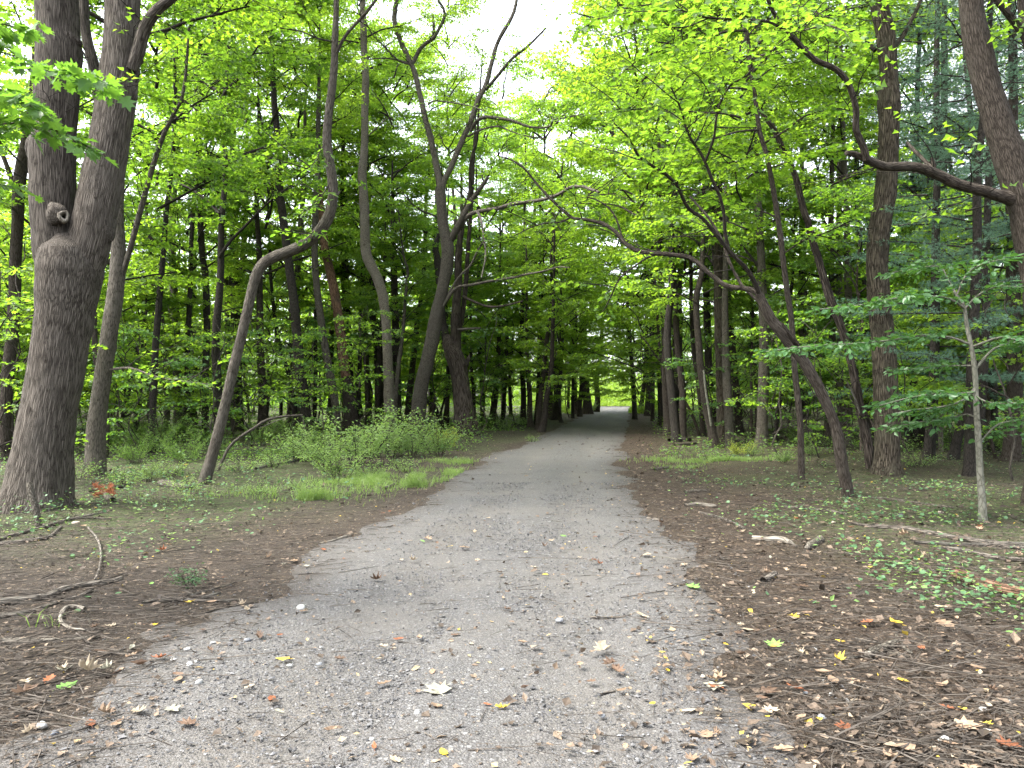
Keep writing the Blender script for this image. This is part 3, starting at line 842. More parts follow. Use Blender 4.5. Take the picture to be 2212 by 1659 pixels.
# knothole: a broken branch collar with a dark hollow
kn = lump_on(T1, G1, 'knot', 122, 462, Y1 - .27, 21, 'bark_twin', 'swollen bark collar round a branch hole', (1, .9, 1.15))
def collar(parent, g, px, py, Y, r, ax, mats, name, depth=.1):
    c = at(px, py, Y) - g; R = r / F * Y
    ax = norm(np.array(ax, float)); u = norm(np.cross(ax, [0, 0, 1.0])); v = np.cross(u, ax)
    a = np.linspace(0, 2 * pi, 24, endpoint=False)
    prof = [(1.25, -.06), (1.32, 0), (1.15, .035), (.85, .04), (.6, .02), (.52, -.03), (.45, -.1)]
    mb = MB(); V = []
    for rr, dd in prof:
        w = 1 + .12 * np.sin(3 * a + 1) + .06 * np.sin(7 * a)
        V.append(c + ax * dd + (R * rr * w)[:, None] * (np.cos(a)[:, None] * u + 1.2 * np.sin(a)[:, None] * v))
    V = np.concatenate(V); i = np.arange(len(prof) - 1)[:, None] * 24; j = np.arange(24)[None]; j2 = (j + 1) % 24
    mb.add(V, np.stack([i + j, i + j2, i + 24 + j2, i + 24 + j], 2).reshape(-1, 4), 0, V * 1.0, .5, True)
    ob = mb.obj(name, [M[mats[0]]], parent)
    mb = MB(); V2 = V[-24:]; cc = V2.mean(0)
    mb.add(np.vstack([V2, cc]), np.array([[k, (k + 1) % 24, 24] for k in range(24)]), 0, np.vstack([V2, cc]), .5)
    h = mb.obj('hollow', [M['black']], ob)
    return ob
collar(T1, G1, 138, 467, Y1 - .46, 8.5, (.75, -1, .12), ['dead_wood'], 'knot_rim')
lump_on(T1, G1, 'burl', 296, 128, Y1 - .08, 13, 'bark_twin', 'rounded branch scar on the right stem', (.9, 1, 1.2))
lump_on(T1, G1, 'burl', 290, 205, Y1, 9, 'bark_twin', 'small bump on the right stem', (.8, 1, 1.6))
lump_on(T1, G1, 'burl', 72, 320, Y1, 16, 'bark_twin', 'bulge on the left stem', (.9, 1, 2.0))
lump_on(T1, G1, 'burl', 233, 480, Y1 - .02, 23, 'bark_twin', 'bulge below the right stem', (.62, .9, 1.9))
lump_on(T1, G1, 'burl', 126, 88, Y1 - .02, 46, 'bark_twin', 'ring scar round the left stem', (1.0, .8, .45))

tree('maple_tree', 'slim dark trunk left of the massive twin-stemmed maple, cut by the frame edge', 'tree', 'bark_brown', [
    ([(11, 995, 13), (12, 890, 12), (19, 790, 12.5), (29, 690, 12.5), (34, 553, 12), (38, 480, 12), (42, 390, 13), (56, 310, 11), (64, 260, 9), (72, 190, 8), (80, 60, 7)], {}),
    ([(36, 425, 6), (26, 390, 5), (10, 345, 5), (0, 320, 5), (-20, 260, 4)], {'ext': 1.5}),
], ext=6, crowns=[(('pole', 0), .9, 3.0)], flare=.3, ref='the dark trunk at the left edge')

tree('maple_tree', 'tall grey-green straight trunk just right of the twin-stemmed maple', 'tree', 'bark_grey', [
    ([(207, 1028, 20), (206, 953, 20.5), (212, 886, 18), (224, 800, 17.5), (236, 720, 17), (246, 660, 17), (253, 600, 16), (256, 553, 15.5), (253, 480, 14), (256, 420, 11), (262, 300, 9), (266, 160, 8), (268, 0, 7)], {}),
    ([(262, 600, 6), (276, 555, 6), (300, 467, 6), (325, 377, 5.5), (346, 310, 5), (360, 277, 4.5), (380, 236, 4), (393, 213, 3.5), (402, 150, 3), (408, 60, 2.5)], {'y1': -.8, 'leaf': dict(t0=.3, tl=.9, sp=.2)}),
    ([(228, 800, 3), (280, 795, 3), (330, 812, 2.5), (380, 822, 2), (450, 830, 1.2)], {'y1': -1.0, 'leaf': dict(t0=.3, tl=.6, sp=.12)}),
], ext=5, crowns=[(('tall', 1), .85, 5.5, 1.0)], flare=.45, sides=16, ref='the grey-green trunk')

tree('maple_tree', 'young crooked tree whose trunk bends sharply right, then rises straight', 'tree', 'bark_grey', [
    ([(441, 1046, 13), (454, 1000, 12.5), (467, 953, 12), (480, 903, 11.5), (492, 850, 11), (507, 786, 11), (523, 720, 10.5), (538, 655, 10.5), (548, 612, 11), (558, 585, 11.5), (573, 566, 12), (600, 552, 12), (635, 539, 12), (668, 520, 12), (696, 492, 12.5), (712, 462, 12), (719, 425, 11), (717, 380, 10.5), (710, 340, 10), (706, 300, 9.5), (710, 245, 9), (716, 200, 9), (722, 140, 8), (724, 80, 7), (726, 30, 6), (727, -30, 5.5)], {}),
    ([(724, 120, 5), (740, 88, 4.5), (756, 65, 4), (786, 33, 4), (806, 8, 4), (840, -40, 3)], {'y1': -.6, 'ext': 1.0, 'leaf': dict(t0=.5)}),
    ([(723, 430, 3.5), (734, 413, 2.5)], {'bark': 'dead_wood'}),
    ([(722, 90, 2.5), (690, 84, 2.2), (650, 68, 2), (605, 60, 2)], {'y1': -.5, 'leaf': dict(t0=.5)}),
    ([(706, 300, 2), (690, 330, 1.5), (676, 355, 1.2), (655, 370, 1)], {'y1': -.6, 'leaf': dict(t0=.2, tl=.4, size=.11, tmpl=OVAL, sp=.1)}),
    ([(715, 390, 2), (690, 430, 1.5), (668, 448, 1.5), (650, 460, 1)], {'y1': -.7, 'leaf': dict(t0=.2, tl=.5, size=.13, tmpl=OVAL, sp=.1)}),
    ([(700, 480, 2), (680, 500, 1.5), (660, 505, 1.5), (610, 498, 1)], {'y1': -.7, 'leaf': dict(t0=.2, tl=.5, size=.13, tmpl=OVAL, sp=.1)}),
], ext=4, crowns=[(('pole', 1), .8, 7.0)], flare=.3, sides=14, step=.18, ref='the sharply bent young tree')

tree('maple_tree', 'broad blackish trunk directly behind the sharply bent young tree', 'tree', 'bark_dark', [
    ([(514, 930, 12), (512, 850, 11), (510, 740, 11), (508, 650, 10.5), (506, 553, 10), (505, 470, 9), (505, 380, 8), (500, 200, 7)], {})], ext=5, crowns=[(('tall', 2), .9, 3.0)], ref='the broad blackish trunk')
tree('maple_tree', 'thin grey pole standing tight against the broad blackish trunk', 'tree', 'bark_grey', [
    ([(497, 928, 6), (494, 850, 6), (492, 753, 5.5), (490, 650, 5), (486, 553, 5), (482, 430, 4), (480, 260, 3)], {})], ext=3, crowns=[(('under', 0), .9, 3.0)])
tree('maple_tree', 'straight black pole seen through the gap left of the bent tree', 'tree', 'bark_dark', [
    ([(444, 880, 7.5), (444, 820, 7), (447, 720, 7), (446, 660, 7.5), (443, 586, 7), (437, 553, 6.5), (432, 430, 6), (430, 250, 5)], {})], Y=34, ext=4, crowns=[(('tall', 3), .8, 2.5)], ref='the straight black pole')
tree('maple_tree', 'smooth grey trunk above the low log in the left wood', 'tree', 'bark_grey', [
    ([(386, 900, 10), (384, 860, 9), (382, 803, 8.5), (380, 703, 8), (374, 603, 8), (372, 553, 7.5), (374, 450, 6.5), (388, 250, 5), (392, 180, 5)], {})], Y=36, ext=6, crowns=[(('tall', 0), .85, 4.0)], ref='the smooth grey trunk')
tree('maple_tree', 'thin leaning pole crossing left of the smooth grey trunk', 'tree', 'bark_grey', [
    ([(360, 870, 5), (358, 810, 4.5), (353, 720, 4.5), (343, 636, 4.5), (327, 563, 4), (318, 480, 3.5), (312, 380, 3)], {})], Y=33, ext=4, crowns=[(('under', 1), 1.0, 3.5)])
tree('dead_tree', 'dead dark snag with curling side shoots in the left wood', 'tree', 'bark_dark', [
    ([(329, 900, 8), (326, 855, 7.5), (323, 800, 7), (320, 757, 7)], {}),
    ([(321, 800, 2.5), (310, 790, 2), (300, 770, 1.8), (297, 740, 1.5)], {'y1': -.4}),
    ([(325, 810, 2.5), (338, 795, 2), (348, 775, 1.8), (350, 755, 1.2)], {'y1': .3})], Y=30, ref='the dead snag')
tree('maple_tree', 'dark twisted trunk between the smooth grey trunk and straight black pole', 'tree', 'bark_dark', [
    ([(417, 890, 9), (417, 816, 9), (420, 780, 8), (418, 736, 8), (410, 690, 7), (414, 640, 7), (418, 560, 6), (420, 420, 5)], {}),
    ([(414, 720, 4), (402, 700, 3.5), (396, 670, 3), (385, 640, 2.5)], {})], Y=44, ext=5, crowns=[(('tall', 1), .85, 3.0)])
tree('maple_tree', 'tall black trunk leaning left, right of the sharply bent tree', 'tree', 'bark_dark', [
    ([(664, 935, 13), (660, 890, 12), (656, 853, 11), (648, 786, 10.5), (641, 720, 10), (635, 653, 9.5), (623, 563, 9), (610, 460, 8.5), (602, 383, 8), (603, 320, 7), (596, 260, 7), (590, 180, 6)], {}),
    ([(600, 440, 3), (592, 420, 3), (578, 390, 2.5)], {})], Y=33, ext=5, crowns=[(('tall', 2), .75, 7.0, 1.0)], ref='the tall black leaning trunk')
tree('maple_tree', 'thin black leaning pole left of the tall black leaning trunk', 'tree', 'bark_dark', [
    ([(640, 900, 6), (633, 846, 5.5), (620, 793, 5), (606, 753, 4.5), (594, 690, 4), (585, 600, 3.5)], {})], Y=38, ext=3, crowns=[(('under', 2), 1.0, 2.5)])
tree('maple_tree', 'smooth grey-green trunk leaning left beside the rust-barked trunk', 'tree', 'bark_grey', [
    ([(731, 945, 9), (727, 900, 8.5), (721, 853, 8.5), (712, 805, 9), (704, 760, 8), (696, 710, 8), (686, 636, 7.5), (680, 553, 7), (681, 470, 6.5), (685, 380, 6), (688, 250, 5)], {})], ext=4, crowns=[(('pole', 2), .9, 9.0)], ref='the grey leaning trunk')
tree('maple_tree', 'thin dark pole between the black and the grey leaning trunks', 'tree', 'bark_dark', [
    ([(678, 925, 5), (680, 886, 4.5), (682, 786, 4.5), (681, 720, 4), (683, 640, 3.5), (684, 560, 3)], {})], Y=42, ext=4, crowns=[(('under', 3), 1.0, 4.0)])
tree('dead_tree', 'rust-brown barkless upper trunk over a dark rough lower trunk', 'tree', 'bark_rust', [
    ([(761, 940, 17), (758, 910, 15), (754, 853, 14), (748, 815, 13)], {'bark': 'bark_brown'}),
    ([(749, 825, 12.5), (742, 775, 13.5), (735, 715, 13.5), (724, 640, 13), (713, 586, 12), (703, 545, 11.5), (697, 490, 10), (691, 420, 8), (688, 380, 5)], {'name': 'upper_trunk', 'sides': 12, 'lump': .12}),
    ([(746, 850, 3), (739, 800, 2.5), (742, 760, 2)], {'bark': 'bark_rust'})], flare=.3, sides=14, ref='the rust-barked trunk')
tree('maple_tree', 'dark trunk rising close behind the rust-barked trunk', 'tree', 'bark_dark', [
    ([(757, 915, 10), (755, 853, 10), (753, 786, 9.5), (750, 700, 9), (745, 570, 8), (742, 430, 7)], {})], Y=44, ext=6, crowns=[(('tall', 3), .85, 4.0)])
tree('maple_tree', 'slim upright dark grey trunk left of the pale scaly trunk', 'tree', 'bark_brown', [
    ([(796, 925, 7), (795, 880, 6.5), (793, 820, 6), (789, 720, 6), (788, 620, 5.5), (784, 553, 5), (780, 430, 4)], {})], ext=5, crowns=[(('pole', 0), .9, 7.0)], ref='the slim upright trunk')
tree('maple_tree', 'broad dark trunk leaning left behind the pale scaly trunk', 'tree', 'bark_dark', [
    ([(824, 915, 11), (821, 853, 11), (817, 753, 10.5), (808, 690, 10), (803, 640, 10), (796, 540, 9)], {})], Y=45, ext=6, crowns=[(('tall', 0), .9, 4.0)])
tree('maple_tree', 'thin dark pole leaning right in front of the broad dark trunk', 'tree', 'bark_brown', [
    ([(813, 925, 5.5), (816, 850, 5), (820, 753, 5), (827, 650, 4)], {})], Y=40, ext=4, crowns=[(('under', 0), 1.0, 3.0)])
tree('maple_tree', 'tall pale scaly trunk, wavy, above the leafy shrubs by the path', 'tree', 'bark_pale', [
    ([(839, 955, 13), (840, 900, 11.5), (840, 853, 11), (837, 753, 10.5), (833, 686, 10), (826, 636, 10.5), (813, 596, 11), (800, 570, 11.5), (791, 548, 11.5), (788, 500, 10.5), (787, 450, 10), (784, 400, 9.5), (782, 375, 9.5), (786, 330, 8.5), (788, 290, 8), (788, 233, 8), (790, 166, 7.5), (787, 116, 7), (785, 66, 7), (783, 0, 6.5), (780, -60, 6)], {}),
    ([(794, 295, 2), (815, 275, 1.8), (835, 255, 1.2)], {'y1': -1}),
], Y=33, ext=4, crowns=[(('tall', 1), .7, 14.0, 1.0)], flare=.3, sides=14, step=.25, lump=.09, ref='the pale scaly trunk')
tree('maple_tree', 'dark trunk half hidden right behind the pale scaly trunk', 'tree', 'bark_dark', [
    ([(858, 925, 10), (857, 853, 9.5), (856, 760, 9), (854, 680, 8), (850, 560, 7)], {})], Y=40, ext=5, crowns=[(('tall', 2), .8, 4.0)])
tree('maple_tree', 'thin wavy pole leaning right between the pale trunk and hollow-footed tree', 'tree', 'bark_grey', [
    ([(853, 920, 5), (855, 853, 4.5), (862, 780, 4.5), (870, 720, 4), (876, 640, 3.5), (881, 586, 3), (872, 553, 2.5)], {})], Y=37, ext=3, crowns=[(('under', 1), .9, 4.0)])

LFw = dict(t0=.55, tl=1.0, sp=.3, lsp=.1, size=.14, drop=.3)
tree('maple_tree', 'tall Y-forked trunk with a black hollow foot beside the path', 'tree', 'bark_grey', [
    ([(898, 948, 19), (901, 910, 17), (907, 853, 16), (913, 820, 15), (920, 793, 15.5), (933, 736, 15), (945, 670, 14), (953, 640, 13.5), (960, 605, 13), (967, 565, 14), (967, 533, 14), (960, 500, 12), (955, 470, 11), (953, 433, 11), (951, 405, 11)], {}),
    ([(954, 425, 10), (948, 385, 9.5), (941, 350, 9), (935, 320, 8.5), (926, 283, 8), (917, 250, 8), (911, 220, 7.5), (906, 200, 7.5), (898, 165, 7.5), (889, 140, 7), (876, 112, 7), (863, 83, 6.5), (853, 50, 7), (853, 25, 7), (858, -5, 6.5), (862, -60, 5)], {'name': 'fork', 'ext': 3}),
    ([(953, 420, 9), (959, 392, 8.5), (975, 360, 8), (1000, 300, 8), (1016, 266, 8), (1033, 216, 7.5), (1050, 183, 7), (1063, 133, 6), (1076, 90, 5.5), (1106, 36, 5), (1116, 0, 4.5), (1122, -40, 4)], {'name': 'fork', 'ext': 3}),
    ([(893, 136, 6), (905, 110, 5.5), (920, 94, 5), (936, 83, 5), (950, 60, 4.5), (960, 38, 4), (958, 18, 3.5), (946, 0, 3)], {'y1': -1, 'leaf': LFw}),
    ([(937, 82, 4.5), (937, 55, 4), (934, 30, 4)], {'bark': 'bark_grey', 'label': 'dead branch stub'}),
    ([(1050, 193, 5), (1073, 166, 4.5), (1106, 127, 4), (1140, 100, 3.5), (1180, 60, 2.5)], {'y1': -2, 'leaf': LFw}),
    ([(1016, 283, 5.5), (1030, 262, 5), (1048, 253, 5), (1080, 256, 4.5), (1106, 260, 4), (1137, 272, 3.5), (1165, 276, 3), (1190, 272, 3), (1195, 258, 2.5), (1225, 254, 2), (1260, 246, 1.5)], {'y1': -3, 'leaf': dict(LFw, t0=.75)}),
    ([(1010, 295, 3), (1040, 280, 2.8), (1075, 273, 2.5), (1100, 282, 2), (1130, 292, 1.5), (1180, 300, 1.2)], {'y1': -2}),
    ([(972, 520, 11), (982, 503, 10), (997, 473, 9), (1020, 433, 7.5), (1035, 410, 6.5), (1048, 393, 5), (1054, 383, 4)], {'name': 'fork', 'y1': -1, 'label': 'broken second leader'}),
    ([(990, 495, 7), (1010, 468, 6), (1028, 458, 5.5), (1053, 453, 5.5), (1076, 450, 5.5), (1106, 441, 5.5), (1140, 436, 5), (1172, 431, 5), (1206, 420, 4.5), (1230, 406, 4.5), (1250, 402, 4.5), (1273, 408, 4), (1294, 415, 3)], {'y1': -5, 'label': 'long bare branch over the path'}),
    ([(1030, 456, 4), (1038, 470, 3.5), (1043, 500, 3), (1049, 550, 2.8), (1040, 600, 2.2)], {'bark': 'dead_wood', 'y0': -1, 'y1': -1.5, 'label': 'pale dead hanging branch'}),
    ([(955, 668, 5), (968, 645, 4.5), (986, 622, 4.2), (1020, 615, 4), (1060, 607, 3.8), (1106, 600, 3.5), (1140, 592, 3), (1173, 586, 2.5), (1205, 577, 2), (1230, 578, 1.2)], {'y1': -4}),
    ([(960, 650, 3.5), (990, 600, 3), (1015, 575, 2.8), (1030, 545, 2.5), (1046, 520, 2)], {'y1': -1}),
    ([(942, 468, 3), (928, 462, 3), (912, 456, 2.5), (890, 440, 2), (868, 415, 1.5)], {'y1': -1.5}),
    ([(935, 335, 3), (936, 300, 2.5), (926, 270, 2.5), (918, 238, 2)], {'y0': -.3, 'y1': -1.0}),
    ([(925, 225, 2.5), (940, 218, 2.2), (980, 222, 2), (1020, 230, 1.6), (1050, 242, 1.2)], {'y0': -.3, 'y1': -2}),
    ([(890, 140, 3), (860, 130, 2.5), (830, 100, 2.3), (805, 75, 2), (785, 40, 1.6), (760, 20, 1.2)], {'y1': -2, 'leaf': dict(LFw, t0=.6)}),
    ([(880, 135, 2.5), (850, 128, 2.2), (820, 126, 1.8), (780, 130, 1.4)], {'y1': -1.5}),
], Y=34, flare=.3, sides=16, step=.25, lump=.08, ref='the Y-forked tree')
lastT = bpy.context.scene.objects
tree('dead_tree', 'gnarled half-rotten dark trunk with two stems, right of the Y-forked tree', 'tree', 'bark_hollow', [
    ([(1003, 940, 25), (1002, 915, 22), (1000, 870, 19), (995, 830, 19), (988, 790, 20), (980, 765, 19), (972, 745, 15), (966, 725, 9)], {}),
    ([(992, 800, 13), (987, 760, 13.5), (984, 710, 14), (986, 660, 12), (990, 610, 10.5), (990, 553, 9.5), (996, 500, 7.5), (1003, 460, 6.5), (1015, 415, 5.5), (1018, 350, 5), (1030, 300, 4), (1034, 240, 3)], {'name': 'stem', 'sides': 12, 'lump': .1, 'ext': 4}),
    ([(990, 730, 7), (999, 680, 7), (1006, 620, 6.5), (1010, 553, 6), (1014, 500, 5.5), (1020, 420, 4.5), (1024, 330, 3.5)], {'name': 'stem', 'y0': .4, 'y1': .8, 'ext': 3}),
    ([(970, 760, 12), (958, 700, 10), (950, 630, 9), (946, 570, 10), (941, 535, 9), (948, 505, 5)], {'y0': .9, 'y1': 1.0, 'bark': 'bark_dark', 'name': 'stub', 'label': 'black broken stub'}),
    ([(1006, 790, 7), (1012, 775, 5), (1014, 765, 2)], {'y0': -.3, 'y1': -.3, 'name': 'stub'}),
    ([(985, 712, 4), (1000, 711, 3.5), (1038, 709, 3)], {'y1': -.8, 'bark': 'bark_grey'}),
    ([(1000, 640, 4), (1020, 650, 3.5), (1055, 662, 3), (1090, 660, 2.5), (1130, 650, 2)], {'y1': -3}),
], Y=36, flare=.5, sides=28, ridge=.02, step=.2, lump=.16, crowns=[(('pole', 1), .8, 11.0, 1.0)], ref='the gnarled rotten trunk')

# near-black tube for the hollow at the foot of the Y-forked tree
ytree = [o for o in COL.objects if o.get('label', '').startswith('tall Y-forked')][0]
gy = np.array(ytree.location)
def hollow(root, g, pts, Y, name, m):
    mb = MB(); W = np.array([at(a, b, Y) for a, b, _ in pts]) - g; R = np.array([r / F * Y for _, _, r in pts])
    tube(mb, W, R, sides=10, step=.2, lump=.18, seed=4)
    o = mb.obj(name, [M[m]], root); return o
o = hollow(ytree, gy, [(892, 948, 8), (896, 920, 8), (902, 890, 7.5), (907, 868, 6), (911, 852, 2)], gy[1] - .2, 'hollow', 'black'); o['label'] = 'black cleft at the foot'

# --- right side
LFr = dict(t0=.35, tl=1.0, sp=.14, lsp=.07, size=.135)
tree('maple_tree', 'leaning curved trunk right of the path whose long limb arches left over it', 'tree', 'bark_brown', [
    ([(1832, 1072, 11), (1826, 1035, 12), (1819, 1000, 13), (1812, 960, 12), (1805, 925, 11), (1796, 900, 10.5), (1779, 860, 11), (1759, 820, 11.5), (1736, 780, 12), (1712, 748, 13), (1688, 718, 13), (1665, 690, 12), (1650, 660, 10.5), (1639, 636, 9.5)], {}),
    ([(1646, 648, 8), (1632, 630, 8), (1615, 624, 7.5), (1590, 621, 7), (1566, 616, 7), (1539, 596, 6.5), (1513, 573, 6.5), (1489, 556, 6.5), (1440, 549, 6.2), (1410, 547, 6), (1382, 543, 6), (1360, 533, 6), (1345, 520, 5.8), (1332, 503, 5.5), (1315, 490, 5.2), (1302, 483, 5), (1266, 474, 4.5), (1240, 472, 4.2), (1220, 458, 4), (1186, 426, 3.6), (1156, 393, 3), (1132, 363, 2.6), (1106, 346, 2.2), (1080, 338, 1.5)], {'y1': 1.5, 'label': 'long dark limb arching over the path'}),
    ([(1642, 640, 7), (1628, 606, 6.5), (1610, 578, 6), (1582, 550, 6), (1549, 510, 5.5), (1519, 473, 5), (1490, 453, 5), (1478, 435, 4.8), (1466, 408, 4.6), (1446, 383, 4.5), (1416, 363, 4.2), (1379, 336, 3.5), (1368, 315, 3), (1355, 294, 2.5), (1326, 266, 2)], {'y1': -2.0, 'leaf': dict(LFr, t0=.6)}),
    ([(1575, 545, 5), (1566, 500, 5), (1564, 465, 4.8), (1555, 425, 4.5), (1539, 390, 4.5), (1523, 350, 4.2), (1508, 322, 3.8), (1492, 300, 3.6), (1480, 270, 3.2), (1474, 245, 2.8), (1462, 215, 2.4), (1450, 190, 2)], {'y1': -1.5, 'leaf': dict(LFr, t0=.6)}),
    ([(1523, 350, 3.8), (1535, 320, 3.6), (1543, 293, 3.4), (1550, 240, 3), (1565, 205, 2.8), (1580, 182, 2.5), (1610, 165, 2), (1655, 135, 1.5)], {'y0': -1, 'y1': -2.5, 'leaf': dict(LFr, t0=.4)}),
    ([(1655, 665, 5), (1626, 640, 4.5), (1600, 612, 4.2), (1575, 565, 4), (1560, 520, 3.8), (1530, 470, 3.5), (1490, 425, 3)], {'y0': .3, 'y1': .8}),
    ([(1700, 720, 7), (1725, 745, 5), (1690, 700, 4)], {'y0': -.1, 'y1': -.2, 'name': 'stub'}),
    ([(1346, 520, 3), (1330, 470, 2.5), (1310, 445, 2.3), (1285, 430, 2), (1265, 424, 2), (1330, 418, 1.5)], {'y0': 1.0, 'y1': 1.2}),
    ([(1440, 545, 3), (1400, 556, 2.8), (1372, 575, 2.5), (1340, 600, 2.2), (1320, 640, 2), (1305, 670, 1.5)], {'y0': .8, 'y1': 1.5, 'leaf': dict(LFr, t0=.5, tl=.7)}),
    ([(1232, 470, 2.5), (1210, 480, 2.2), (1180, 482, 2), (1150, 490, 1.6), (1110, 510, 1.2)], {'y0': 1.3, 'y1': 1.8}),
], flare=.25, sides=18, step=.15, lump=.1, ref='the leaning arched tree')
tree('maple_tree', 'slim straight young trunk between the arched tree and the path', 'tree', 'bark_brown', [
    ([(1731, 1035, 7.5), (1730, 980, 7), (1729, 920, 6.5), (1722, 850, 6.5), (1717, 800, 6), (1714, 753, 6), (1709, 686, 6), (1701, 636, 6), (1692, 565, 6), (1686, 510, 6), (1677, 450, 5.8), (1669, 400, 5.5), (1655, 330, 5), (1641, 285, 4.8), (1630, 200, 4.5), (1622, 140, 4.2), (1615, 85, 4), (1607, 10, 3.6), (1600, -60, 3)], {}),
    ([(1612, 66, 3), (1560, 70, 2.6), (1500, 90, 2.4), (1440, 105, 2), (1380, 130, 1.6), (1330, 170, 1.2)], {'y1': -3, 'leaf': LFr}),
    ([(1628, 195, 3), (1585, 190, 2.6), (1530, 200, 2.2), (1470, 215, 2), (1400, 235, 1.5), (1330, 235, 1)], {'y1': -2, 'leaf': LFr}),
    ([(1605, 0, 3), (1540, -10, 2.6), (1470, 0, 2.3), (1400, 10, 2), (1330, 25, 1.6), (1260, 60, 1.2)], {'y1': -2.5, 'leaf': LFr}),
    ([(1620, 130, 3), (1660, 115, 2.5), (1720, 105, 2.2), (1780, 110, 1.8), (1840, 130, 1.2)], {'y1': -3.5, 'leaf': LFr}),
    ([(1640, 280, 3), (1590, 285, 2.5), (1540, 300, 2.2), (1470, 305, 1.8), (1400, 330, 1.2)], {'y1': -1.0, 'leaf': LFr}),
    ([(1650, 310, 3), (1700, 280, 2.5), (1740, 250, 2.2), (1800, 235, 1.8), (1840, 240, 1.2)], {'y1': -2.0, 'leaf': LFr}),
    ([(1604, -5, 2.5), (1660, -10, 2.2), (1730, 15, 2), (1800, 40, 1.5)], {'y1': -4, 'leaf': LFr}),
    ([(1680, 470, 2.5), (1640, 455, 2.2), (1590, 450, 2), (1540, 430, 1.5)], {'y1': 1.5, 'leaf': dict(LFr, t0=.2)}),
    ([(1690, 550, 2.5), (1735, 520, 2.2), (1790, 500, 2), (1850, 470, 1.5)], {'y1': -1.5, 'leaf': dict(LFr, t0=.2)}),
    ([(1662, 365, 2.5), (1715, 345, 2.2), (1775, 330, 2), (1835, 325, 1.5)], {'y1': 1, 'leaf': dict(LFr, t0=.2)}),
], ext=2, crowns=[(('pole', 2), .7, 5.6, .9)], flare=.2, sides=10, leafy='maple', ref='the slim young trunk')
tree('maple_tree', 'crooked rough trunk leaning left, its foot touching the thick ridged oak', 'tree', 'bark_hollow', [
    ([(1880, 1012, 10), (1876, 970, 10), (1871, 940, 10), (1862, 903, 9.5), (1852, 850, 9), (1840, 790, 8.5), (1830, 750, 8), (1819, 713, 8.5), (1803, 670, 9), (1790, 635, 9), (1778, 595, 8), (1766, 553, 7.5), (1755, 520, 7.5), (1745, 480, 7), (1735, 450, 7), (1719, 383, 6.5), (1703, 345, 6), (1692, 323, 6), (1669, 273, 5.5), (1650, 250, 5), (1630, 200, 4)], {}),
    ([(1870, 930, 4), (1850, 870, 3), (1838, 840, 2.5), (1830, 825, 2)], {'bark': 'dead_wood', 'y1': -.3}),
    ([(1860, 880, 3), (1880, 905, 3), (1890, 930, 2.5)], {'y1': -.3, 'name': 'stub'}),
    ([(1690, 320, 3), (1650, 330, 2.5), (1600, 345, 2), (1540, 360, 1.5)], {'y1': 1, 'leaf': LFr}),
], ext=2, crowns=[(('under', 0), .8, 5.0, .95)], flare=.3, sides=14, lump=.14)
tree('oak_tree', 'thickest straight ridged oak on the right side, burl high on the trunk', 'tree', 'bark_oak', [
    ([(1916, 1024, 31), (1916, 990, 27), (1917, 940, 25.5), (1915, 886, 25), (1911, 800, 24), (1908, 730, 23.5), (1902, 680, 22.5), (1897, 620, 22), (1895, 560, 22), (1900, 490, 22), (1911, 433, 21), (1917, 370, 21), (1919, 300, 20.5), (1921, 255, 21), (1921, 228, 23.5), (1920, 205, 22), (1920, 170, 18.5), (1917, 110, 19), (1910, 60, 18.5), (1900, 20, 18), (1897, -30, 17.5), (1893, -150, 16)], {}),
    ([(1925, 110, 8), (1945, 85, 7), (1965, 50, 6), (1985, 10, 5), (2000, -40, 4)], {'y1': .8, 'ext': 2}),
], ext=6, flare=.42, sides=40, ridge=.016, step=.12, lump=.05, flare_h=.3, crowns=[(('tall', 2), .85, 5.5, 1.0)], ref='the thick ridged oak')
